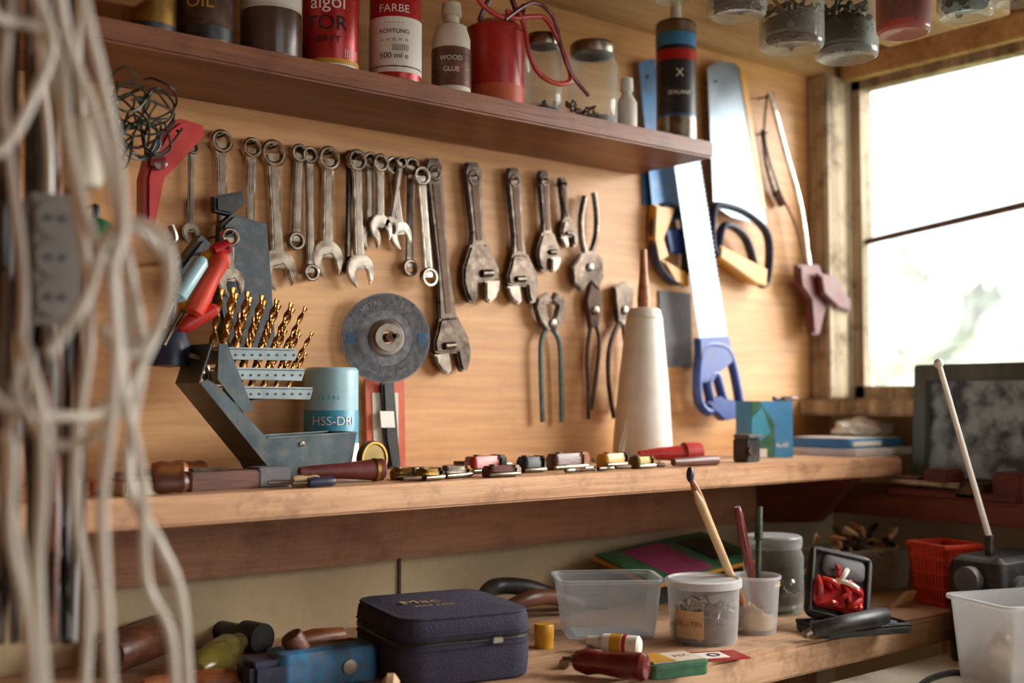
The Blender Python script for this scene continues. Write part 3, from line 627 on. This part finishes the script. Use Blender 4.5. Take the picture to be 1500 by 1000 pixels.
b=B(); P=SP(1245,.15,ZM); Mx=at(P,.0); b.box((0,0,.006),(.19,.15,.012),M_white,.002,Mx); b.box((-.0,.01,.020),(.16,.12,.016),M_lblue,.002,Mx); b.box((-.0,.01,.0285),(.15,.11,.002),M_paper,.0,Mx); b.box((-.03,-.0515,.020),(.08,.003,.008),M_paper,0,Mx); b.make('stacked_boxes')
b=B(); bm=bmesh.new(); bmesh.ops.create_icosphere(bm,subdivisions=4,radius=1)
for v in bm.verts:
    k=1+.3*noise.noise(v.co*2.3)+.12*noise.noise(v.co*6); v.co=Vector((v.co.x*.06*k,v.co.y*.04*k,max(-.012,v.co.z*.02*k)))
P=SP(1262,.13,ZM+.0415); b.addbm(bm,M_white,at(P)); b.make('crumpled_bag')
# ---------------------------------------------------------------- picture & ledge stuff
b=B(); zl=HC-.155; Pa=X(1358,690,1.80)
Mx=Matrix.Translation((1.765,Pa.y,zl))@Matrix.Rotation(math.radians(4),4,'Y')
w=.34;h=.212
b.box((0,-w/2,h/2),(.012,w,h),M_frame,.001,Mx)
for yy,zz,dy,dz in ((-.014,h/2,.028,h),(-w+.014,h/2,.028,h),(-w/2,.014,w,.028),(-w/2,h-.014,w,.028)): b.box((-.008,yy,zz),(.016,dy,dz),M_frame,.003,Mx)
b.box((-.0065,-w/2,h/2),(.001,w-.05,h-.05),M_art,0,Mx); b.make('framed_picture')
b=B(); 
for i,(y,dx,h2,m) in enumerate([(-.30,.05,.03,M_redled),(-.355,.05,.045,M_maroon),(-.41,.06,.025,M_rust),(-.47,.05,.045,M_maroon)]):
    b.box((1.70,y,zl+h2/2),(dx,.045,h2),m,.004); b.cyl((1.685,y-.02,zl+h2*.6),(1.685,y+.02,zl+h2*.6),.008,M_rust)
b.box((1.70,-.38,zl+.006),(.06,.22,.012),M_redled,.003); b.cyl((1.672,-.28,zl+.02),(1.672,-.40,zl+.02),.006,M_steel); b.make('bench_vise')
# ---------------------------------------------------------------- bench items
def BP(u,v,z=ZB): return H(u,v,z)
def shell(b,w,d,h,t,m,Mx,k=.9,rim=.004,r=.012):
    a=w*(1-k)/2
    b.loft(w,d,r,[(a+.004,0),(a,.003),(0,h-rim),(-rim,h-rim),(-rim-.001,h-rim*.5),(-rim,h),(t,h),(a+t,t)],m,Mx)
P=BP(690,1002); Mx=at(P,-.22); b=B()
w,d,h=.158,.165,.076
T=Mx@Matrix.Translation((0,d/2,0))
k_=h/.080
def lv(L): return [(i,z*k_) for i,z in L]
b.loft(w,d,.028,lv([(.005,0),(.001,.003),(-.001,.02),(.0,.048)]),M_purple,T,k=8)
b.loft(w,d,.028,lv([(.0005,.046),(-.0012,.047),(-.0012,.0475),(-.0002,.0495),(-.0012,.0515),(-.0012,.052),(.0005,.053)]),M_zip,T,k=8,cap=False)
b.loft(w,d,.028,lv([(.0,.051),(-.001,.060),(.0005,.071),(.003,.0745),(.0015,.0755),(.0025,.0775),(.006,.0775),(.014,.0795),(.04,.082),(.07,.0825)]),M_purple,T,k=8)
b.loft(w,d,.028,lv([(-.0014,.0492),(-.0022,.0497),(-.0014,.0502)]),M_steel,T,k=8,cap=False)
b.loft(w,d,.028,lv([(-.0004,.056),(-.0022,.0568),(-.0004,.0576)]),M_purple,T,k=8,cap=False)
b.loft(w,d,.028,lv([(-.0004,.041),(-.0022,.0418),(-.0004,.0426)]),M_purple,T,k=8,cap=False)
b.box((.03,-d/2-.004,.045),(.012,.003,.006),M_steel,.001,T)
b.text('Mac',.028,M_emb,lambda v:Vector((v.x-.030,v.y-.010,h+.0028)),T); b.text('tool case',.013,M_emb,lambda v:Vector((v.x-.022,v.y-.034,h+.0026)),T)
b.make('zippered_fabric_case')
P=BP(797,948); b=B(); r=14*sc(P); b.lathe([(.001,0),(r,0),(r,.012),(r*1.05,.013),(r*1.05,.026),(r*.95,.029),(.001,.029)],M_yel,M=at(P)); b.make('yellow_bottle_cap')
b=B(); P=SP(740,.07,ZB+.012)
b.tube([P+Vector(q) for q in [(-.11,-.02,0),(-.07,-.03,.016),(-.02,.0,.030),(.03,-.01,.026),(.08,-.02,.008),(.12,-.03,0),(.15,-.05,.0)]],.012,M_corddk,smooth=7,seg=14); b.tube([P+Vector(q) for q in [(-.06,-.05,0),(-.01,-.06,.02),(.05,-.05,.015),(.09,-.06,0)]],.011,M_handle2,smooth=7,seg=12); b.make('rubber_hose')
P=BP(936,938); s=sc(P); b=B(); P2=P+Vector((-.004,.054,0)); shell(b,.130,.090,88*s,.0015,M_frost,at(P2,-.6),.86,.004); b.box((0,0,.003),(.09,.06,.002),M_frost,0,at(P2,-.6)); b.make('clear_plastic_container')
b=B(); P=SP(985,.09,ZB); Mx=at(P,.05)@Matrix.Rotation(math.radians(14),4,'X')@Matrix.Rotation(math.radians(-4),4,'Y')
b.box((0,0,.058),(.26,.13,.006),M_yel,.002,Mx); b.box((0.0,0,.0625),(.25,.125,.003),M_grn,.001,Mx); b.prism([(-.08,-.0),(.0,.0),(.01,.0015),(-.06,.0015)],-.06,.05,M_mag,0,Mx@Matrix.Translation((0,0,.0645)))
b.box((.07,0,.0655),(.06,.08,.001),M_black,0,Mx)
b.box((0,0,.017),(.20,.10,.034),M_corddk,.003,at(P,.05)); b.make('cutting_mat')
P=BP(1031,938); s=sc(P); r=54*s; Mx=at(P+Vector((0,.0,0))); b=B(); h=92*s
b.lathe([(.001,0),(r*.86,0),(r*.9,.003),(r*.97,h*.86)],M_frost,M=Mx,seg=40); b.lathe([(r*.98,h*.86),(r*1.04,h*.87),(r*1.04,h*.98),(r*.96,h),(r*.9,h*.97),(.001,h*.97)],M_frost2,M=Mx,seg=40)
k=[(r*.92*math.cos(a),r*.92*math.sin(a)) for a in [FACE-1.1+.1*i for i in range(10)]]
b.add([(x*1.0,y*1.0,h*.12) for x,y in k]+[(x*1.06,y*1.06,h*.55) for x,y in k],[[i,i+1,11+i,10+i] for i in range(9)],M_pale,Mx); b.text('GELATIN',.009,M_dred,wrap(r*.985,h*.35,FACE-.65,.001),Mx)
sticks(b,Mx,r*.84,.004,h*.6,130,M_rust,.02,.0018); b.make('plastic_screw_tub')
def layb(name,p0,p1,segs,z=ZB):
    rmax=max(r for s in segs for _,r in s[0]); b=B(); A=BP(*p0,z+rmax); E=BP(*p1,z+rmax)
    for prof,m in segs:
        t0=prof[0][0]; t1=prof[-1][0]; b.rod(A+(E-A)*t0,A+(E-A)*t1,[((t-t0)/(t1-t0),r) for t,r in prof],m,seg=20)
    return b.make(name)
layb('super_glue_bottle',(846,938),(938,946),[([(0,.002),(.15,.004),(.17,.007),(.4,.0085),(.42,.011)],M_white),([(.42,.0112),(.5,.0118),(.97,.0118),(1,.009)],M_paper),([(.55,.0121),(.72,.0121)],M_yel),([(.74,.0121),(.8,.0121)],M_red)])
layb('dark_red_screwdriver',(825,965),(950,978),[([(0,.003),(.15,.003)],M_steel),([(.12,.006),(.16,.011),(.3,.0145),(.45,.012),(.55,.013),(.93,.016),(.98,.013),(1,.008)],M_dred)])
layb('steel_hook_tool',(826,972),(872,944),[([(0,.006),(.3,.004),(.7,.003),(1,.005)],M_steel)])
b=B(); P=BP(980,985); Mx=at(P,-.25); b.loft(.075,.05,.008,[(.001,0),(0,.001),(0,.010),(-.001,.0105),(-.001,.015),(.001,.016)],M_grn,Mx); b.box((0,0,.0165),(.066,.042,.002),M_offw,.001,Mx); b.box((-.018,0,.0178),(.03,.04,.001),M_yel,.0005,Mx); b.text('FIX',.014,M_red,lambda v:Vector((v.x+.015,v.y,.0178)),Mx); b.make('small_tin_box')
b=B(); P=BP(1045,962); Mx=at(P,-.4); b.box((0,0,.0012),(.075,.045,.0016),M_redcan,.0003,Mx); b.box((-.01,0,.0022),(.05,.03,.0006),M_paper,0,Mx); b.lathe([(.005,.003),(.008,.003)],M_black,M=Mx); b.make('red_blade_card')
P=BP(1108,926); s=sc(P); r=35*s; Mx=at(P); b=B(); h=84*s
b.lathe([(.001,0),(r*.78,0),(r*.82,.003),(r,h),(r*1.05,h),(r*1.05,h-.004)],M_boxp,M=Mx,seg=36)
sticks(b,Mx,r*.7,.006,h*.55,30,M_pale)
def stick(b,base,tipuv,dz,prof,m):
    tip=W(*tipuv,dz); b.rod(base,tip,prof,m,seg=12)
base=P+Vector((0,0,.012))
stick(b,base+Vector((-.01,0,0)),(1008,690),.36,[(0,.004),(.5,.005),(.85,.006),(.9,.005),(1,.001)],M_handle)
stick(b,base+Vector((.0,0.01,0)),(1018,718),.38,[(0,.005),(.6,.0055),(.92,.0055),(1,.002)],M_pale)
stick(b,base+Vector((.008,0,0)),(1080,742),.36,[(0,.004),(.6,.006),(.95,.006),(1,.004)],M_dred)
stick(b,base+Vector((.012,0.008,0)),(1112,742),.34,[(0,.003),(.7,.004),(.71,.006),(.9,.005),(1,.005)],M_grnd)
q=W(1011,695,.36); b.ball(q,(.005,.005,.010),M_navy); b.make('brush_pot')
P=BP(1150,898); s=sc(P); jar('glass_jar',0,0,112*s,ML=(at(P+Vector((.0,.02,0))),44*s),lidm=M_frost,fill=.38,n=70,fm=M_rust,neck=.9)
# open pouch
P=BP(1250,925); b=B(); Mx=at(P+Vector((0,0,.001)),-.35)
b.loft(.135,.075,.012,[(.002,0),(0,.002),(0,.008),(.003,.010)],M_black,Mx); b.tube([Mx@Vector(q) for q in [(-.063,-.034,.011),(.063,-.034,.011),(.063,.034,.011),(-.063,.034,.011)]],.003,M_zip,closed=True); b.loft(.11,.050,.008,[(0,.0095),(.001,.013)],M_rubber,Mx)
for i in range(4): b.cyl((-.04+.02*i,-.02,.0145),(-.03+.02*i,.020,.0145),.0022,M_steel,M=Mx)
T=Mx@Matrix.Translation((-.018,.012,.010))@Matrix.Rotation(math.radians(20),4,'Y')@Matrix.Rotation(math.radians(-20),4,'X')@Matrix.Rotation(math.radians(-18),4,'Z')
R90=Matrix.Rotation(math.pi/2,4,'X')
b.loft(.088,.098,.012,[(.002,-.005),(0,-.003),(0,.003),(.003,.005),(.006,.005),(.008,.002)],M_black,T@Matrix.Translation((0,0,.049))@R90)
b.tube([T@Vector(q) for q in [(-.038,-.006,.006),(.038,-.006,.006),(.038,-.006,.092),(-.038,-.006,.092)]],.0028,M_rubber,closed=True)
b.loft(.068,.040,.01,[(0,.002),(0,.008),(.003,.011)],M_redcan,T@Matrix.Translation((-.002,0,.034))@R90)
b.loft(.058,.03,.01,[(0,.002),(0,.006),(.003,.008)],M_rubber,T@Matrix.Translation((.004,0,.074))@R90)
for i in range(14):
    x,z=random.uniform(-.030,.026),random.uniform(.018,.066); L=random.uniform(.006,.016); a=random.uniform(0,3)
    b.tube([T@Vector(q) for q in [(x-L*math.cos(a),-.010,z-L*math.sin(a)),(x,-.017,z),(x+L*math.cos(a),-.011,z+L*math.sin(a))]],.0038,(M_red,M_redtr,M_redcan,M_paper)[i%4 if i<9 else 0],smooth=4,seg=6)
b.tube([Mx@Vector(q) for q in [(-.085,-.035,.013),(-.05,-.045,.02),(.0,-.035,.022),(.03,-.02,.02)]],.010,M_black,smooth=6,seg=12,r_end=.013); b.cyl((-.10,-.04,.009),(-.075,-.035,.015),.005,M_steel,M=Mx); b.make('sewing_kit_pouch')
P=BP(1292,872); b=B(); Mx=at(P+Vector((.01,.06,0)),-.15)
shell(b,.18,.10,.070,.002,M_greyp,Mx,.9)
for i in range(130):
    a=Vector((random.uniform(-.075,.075),random.uniform(-.035,.035),random.uniform(.01,.092))); d=Vector((random.uniform(-1,1),random.uniform(-.7,.7),random.uniform(-.3,.9)))*.024
    if a.z+d.z<.003: d.z=.003-a.z
    b.rod(a,a+d,[(0,.002),(.6,.005),(1,.003)],random.choice([M_handle,M_pale,M_dsteel,M_rust,M_pale]),seg=6,M=Mx)
b.make('clothes_peg_bin')
P=BP(1412,888); b=B(); Mx=at(P+Vector((.0,.03,0)),-.25); w=.068;d=.075;h=.088
def fr_(z,k,r): b.tube([Mx@Vector((x*w*k/2,y*d*k/2,z)) for x,y in ((-1,-1),(1,-1),(1,1),(-1,1))],r,M_redtr,closed=True)
fr_(.004,.82,.003); fr_(h,1.02,.004); fr_(h*.8,.97,.0028); fr_(h*.55,.93,.002); fr_(h*.3,.88,.002)
for i in range(11):
    t=-1+2*i/10
    for a,c in (((t,-1),(t,-1)),((t,1),(t,1)),((-1,t),(-1,t)),((1,t),(1,t))): b.tube([Mx@Vector((a[0]*w*.41,a[1]*d*.41,.004)),Mx@Vector((a[0]*w*.51,a[1]*d*.51,h))],.0022,M_redtr,seg=6)
b.box((0,0,.003),(w*.82,d*.82,.004),M_redtr,0,Mx); b.box((0,0,.03),(w*.6,d*.6,.05),M_redcan,.008,Mx); b.make('red_plastic_basket')
b=B(); P=BP(1322,888); b.prism([(-.02,0),(.015,.01),(.024,.022),(.008,.02)],-.006,.006,M_pale,.001,at(P,-.3)); b.make('wooden_wedge')
b=B(); Mx=at(Vector((1.572,-.520,ZS)),-.06)
b.loft(.15,.09,.02,[(.004,0),(0,.004),(0,.125),(.004,.138),(.014,.145)],M_black,Mx)
b.cyl((-.035,-.045,.09),(-.035,-.054,.09),.032,M_rubber,M=Mx,seg=28); b.cyl((.045,-.045,.11),(.045,-.060,.11),.013,M_steel,M=Mx); b.box((.04,-.046,.055),(.05,.004,.05),M_rubber,.002,Mx)
b.cyl((-.076,0,.115),(-.092,0,.115),.018,M_rubber,M=Mx,seg=24)
base=W(1449,787,.52); tip=W(1375,532,.52)
b.cyl(Vector((base.x,base.y,ZS+.135)),base+Vector((0,0,.004)),.006,M_black); b.tube([base,tip],.0042,M_white,r_end=.0034); b.ball(tip,.0065,M_white); b.make('portable_radio')
P=H(1508,1012,ZS); b=B(); Mx=at(P+Vector((.018,.012,0)),-.35)
shell(b,.150,.110,.112,.002,M_boxp,Mx,.86,.005); sticks(b,Mx,.042,.004,.06,90,M_brownl,.022,.003,mix=False); sticks(b,Mx@Matrix.Translation((-.02,0,.02)),.030,.004,.045,50,M_pale,.022,.002); b.make('plastic_storage_box')
b=B(); b.tube([H(u,v,ZS+.004) for u,v in [(1340,1010),(1365,992),(1400,984),(1425,990)]],.0035,M_corddk,smooth=5); b.make('black_cable')
# lower left bench clutter
P=BP(470,1000); b=B(); Mx=at(P,-.1); b.loft(.115,.055,.012,[(.003,0),(0,.003),(0,.032),(.004,.039),(.012,.041)],M_wblue,Mx); b.box((-.062,.0,.020),(.05,.05,.03),M_navy,.006,Mx); b.box((.01,0,.041),(.06,.02,.003),M_rust,.001,Mx); b.cyl((-.02,0,.03),(-.035,0,.055),.012,M_handle2,M=Mx); b.cyl((.02,-.028,.02),(.02,-.031,.02),.008,M_steel,M=Mx); b.make('blue_hand_plane')
layb('olive_bottle',(288,985),(350,940),[([(0,.010),(.1,.019),(.7,.019),(.85,.010),(1,.009)],M_olive),([(.86,.011),(1,.011)],M_dbrass)])
layb('wooden_mallet',(160,960),(245,925),[([(0,.018),(.05,.022),(.9,.024),(1,.020)],M_handle2)])
layb('rasp_with_handle',(285,1000),(420,985),[([(0,.010),(.1,.013),(.4,.011),(.45,.008)],M_handle),([(.44,.004),(1,.004)],M_steel)])
layb('black_torch',(285,915),(385,935),[([(0,.012),(.7,.012),(.75,.018),(1,.018)],M_black)])
layb('brown_handle',(420,945),(500,930),[([(0,.01),(.5,.014),(1,.010)],M_handle)])
layb('wooden_file_handle',(205,1010),(300,995),[(HP,M_handle)])
layb('wooden_ball_knob',(560,1005),(585,1005),[([(0,.006),(.3,.013),(.7,.013),(1,.006)],M_pale)])
# ---------------------------------------------------------------- left hanging clutter
b=B(); b.prism(wp([(238,190),(258,176),(292,186),(294,200),(258,240),(236,262),(222,330),(205,330),(205,262),(212,235)],.10),-.115,-.085,M_red,.005)
q=W(252,195,.1); b.cyl((q.x,-.115,q.z),(q.x,0,q.z),.002,M_dsteel); q2=W(230,240,.115); b.cyl(q2,q2+Vector((0,-.01,0)),.008,M_dred); b.tube([W(u,v,.118) for u,v in [(215,330),(225,355),(255,352),(250,330)]],.004,M_steel,smooth=5); b.make('red_spring_clamp')
b=B()
for i in range(20):
    u,v=random.uniform(165,235),random.uniform(130,215); pts=[]
    for k in range(6):
        a=k*1.1+i; pts.append(W(u+26*math.cos(a)+random.uniform(-9,9),v+30*math.sin(a)+random.uniform(-9,9),.16+random.uniform(-.02,.02)))
    b.tube(pts,.0013,M_grnd if i%2 else M_corddk,seg=5,smooth=5)
q=W(205,130,.16); b.cyl((q.x,-.17,q.z),(q.x,0,q.z),.002,M_dsteel); b.make('green_wire_tangle')
b=B()
def pr(u0,v0,u1,v1,o,prof,m): b.rod(W(u0,v0,o),W(u1,v1,o),prof,m,seg=12)
G=[(0,.006),(.05,.010),(.3,.011),(.6,.009),(.9,.011),(1,.006)]
pr(268,455,312,368,.135,G,M_yel); pr(282,462,328,372,.15,G,M_redtr); pr(258,440,298,378,.16,[(0,.004),(.1,.009),(.9,.009),(1,.005)],M_tealc)
pr(262,482,318,450,.145,[(0,.004),(.2,.009),(.9,.008),(1,.004)],M_red); pr(255,440,225,500,.15,[(0,.003),(1,.003)],M_steel); pr(268,455,240,505,.135,[(0,.003),(1,.003)],M_steel)
pr(312,368,334,360,.145,[(0,.008),(1,.008)],M_redcan)
q=W(322,366,.13); b.cyl((q.x,-.155,q.z),(q.x,0,q.z),.002,M_dsteel); b.make('screwdriver_bundle')
b=B(); b.ball(W(140,348,.2),(.022,.022,.020),M_grn); b.cyl(W(140,330,.2),W(140,300,.2),.004,M_black); q=W(140,300,.2); b.cyl(q,(q.x,0,q.z),.002,M_dsteel); b.make('green_plumb_bob')
q=W(248,515,.09); b=B(); b.lathe([(.001,.028),(.018,.022),(.026,.0),(.024,-.016),(.001,-.018)],M_navy,M=at(q)); b.prism(wp([(252,395),(290,345),(305,360),(290,420),(262,440)],.07),-.085,-.055,M_slate,.005); b.tube([q+Vector((0,0,.02)),W(255,440,.09),W(262,410,.08)],.004,M_black,smooth=4); qq=W(282,375,.08); b.cyl((qq.x,-.08,qq.z),(qq.x,0,qq.z),.003,M_dsteel); b.make('blue_dust_blower')
b=B()
for i in range(18):
    u=random.uniform(-5,112); pts=[W(u+random.uniform(-9,9),v,.38+random.uniform(-.04,.06)) for v in range(-60,1050,200)]
    b.tube(pts,random.uniform(.0035,.006),random.choice([M_corddk,M_handle2,M_corddk,M_rust,M_corddk,M_cordg]),seg=6,smooth=6)
b.box(W(60,-66,.38)+Vector((0,.0,0)),(.20,.10,.02),M_ceil,.002); q=W(60,-60,.38); b.box((q.x,q.y,(q.z+ZC)/2),(.03,.03,ZC-q.z),M_ceil)
b.make('dark_wire_bundle')
b=B(); M2,L=hang((72,285),(72,475),.50); b.box((0,0,-L/2),(.040,.024,L),M_cordg,.006,M2)
for k in range(3): b.cyl((0,-.012,-L*(.2+.3*k)),(0,-.014,-L*(.2+.3*k)),.014,M_cordg,M=M2,seg=24); b.cyl((-.005,-.014,-L*(.2+.3*k)),(-.005,-.0155,-L*(.2+.3*k)),.0022,M_black,M=M2); b.cyl((.005,-.014,-L*(.2+.3*k)),(.005,-.0155,-L*(.2+.3*k)),.0022,M_black,M=M2)
b.tube([W(u,v,.5) for u,v in [(72,290),(70,200),(58,60),(62,-120),(62,-225)]],.0035,M_cord,smooth=5)
b.make('power_strip')
b=B(); q=W(122,232,.56); b.lathe([(.001,.03),(.008,.028),(.011,.01),(.014,-.012),(.012,-.02),(.001,-.022)],M_offw,M=at(q)); b.tube([q+Vector((0,0,.02)),q+Vector((-.005,0,.07)),q+Vector((-.005,0,.15)),q+Vector((-.01,0,.35))],.003,M_cord,smooth=5); b.make('white_plug')
cords=[
[(40,-230),(22,-40),(10,60),(5,150),(20,280),(35,420),(25,560),(10,700),(35,830),(45,1060)],
[(60,-230),(60,-40),(75,100),(100,230),(125,380),(130,500),(115,620),(110,750),(130,880),(120,1060)],
[(70,-230),(85,-40),(100,60),(140,170),(165,280),(190,400),(208,520),(190,640),(192,720),(235,800),(265,880),(278,1060)],
[(50,-230),(-10,-60),(-10,20),(50,40),(90,90),(100,200),(130,330),(175,430),(185,520),(150,600),(90,610),(20,600),(-30,560)],
[(-20,230),(10,210),(45,150),(75,60),(40,-60),(50,-230)],
[(180,330),(215,345),(245,390),(240,460),(205,540),(160,620),(110,650),(60,640),(20,560)],
[(30,490),(60,600),(62,720),(55,850),(70,1060)],
[(168,400),(180,560),(208,700),(215,850),(250,930),(258,1060)],
[(70,520),(125,440),(150,360),(190,325),(240,350),(250,420),(225,490),(180,520),(150,480)],
[(0,640),(20,660),(15,780),(40,900),(60,1060)],
[(90,-230),(118,-20),(150,120),(170,220),(180,330),(165,400),(170,520),(160,640),(150,760),(165,1060)]]
grp=[cords[0:3],cords[3:6],cords[6:9],cords[9:]]
for gi,g in enumerate(grp):
    b=B()
    for i,cpts in enumerate(g):
        k=.62+.02*gi+.012*i; pts=[W(u,v,k+.008*math.sin(j*1.3+i)) for j,(u,v) in enumerate(cpts)]
        b.tube(pts,.0036 if (gi+i)%3 else .0030,M_cord,seg=12,smooth=9)
    b.make('extension_cord')
b=B(); q=W(62,-225,.63); b.cyl(q+Vector((-.09,.0,.0)),q+Vector((.09,0,0)),.006,M_dsteel)
for dx in (-.08,.08): b.cyl(q+Vector((dx,0,0)),Vector((q.x+dx,q.y,ZC)),.004,M_dsteel)
b.make('cord_hanger')
# ---------------------------------------------------------------- camera, light
cd=bpy.data.cameras.new('camera'); cam=bpy.data.objects.new('camera',cd); bpy.context.collection.objects.link(cam)
cam.matrix_world=Matrix(((RT.x,UP.x,-FW.x,C.x),(RT.y,UP.y,-FW.y,C.y),(RT.z,UP.z,-FW.z,C.z),(0,0,0,1)))
cd.sensor_width=36; cd.lens=36*F/1500; cd.clip_start=.02; cd.dof.use_dof=True; cd.dof.focus_distance=1.42; cd.dof.aperture_fstop=2.7
bpy.context.scene.camera=cam
w=bpy.data.worlds.new('World'); bpy.context.scene.world=w; w.use_nodes=True
bg=w.node_tree.nodes['Background']; bg.inputs[0].default_value=(.96,.98,1,1); bg.inputs[1].default_value=1.75
def sun(name,d,st,ang,col):
    l=bpy.data.lights.new(name,'SUN'); l.energy=st; l.angle=math.radians(ang); l.color=col
    o=bpy.data.objects.new(name,l); o.rotation_euler=Vector(d).to_track_quat('-Z','Y').to_euler(); o.location=(3,-3,3); bpy.context.collection.objects.link(o)
sun('sky_sun',(-.8,.45,-.42),10,50,(1,.97,.92))
try:
    bpy.context.scene.view_settings.view_transform='Standard'; bpy.context.scene.view_settings.exposure=.3
except Exception as e: print(e)
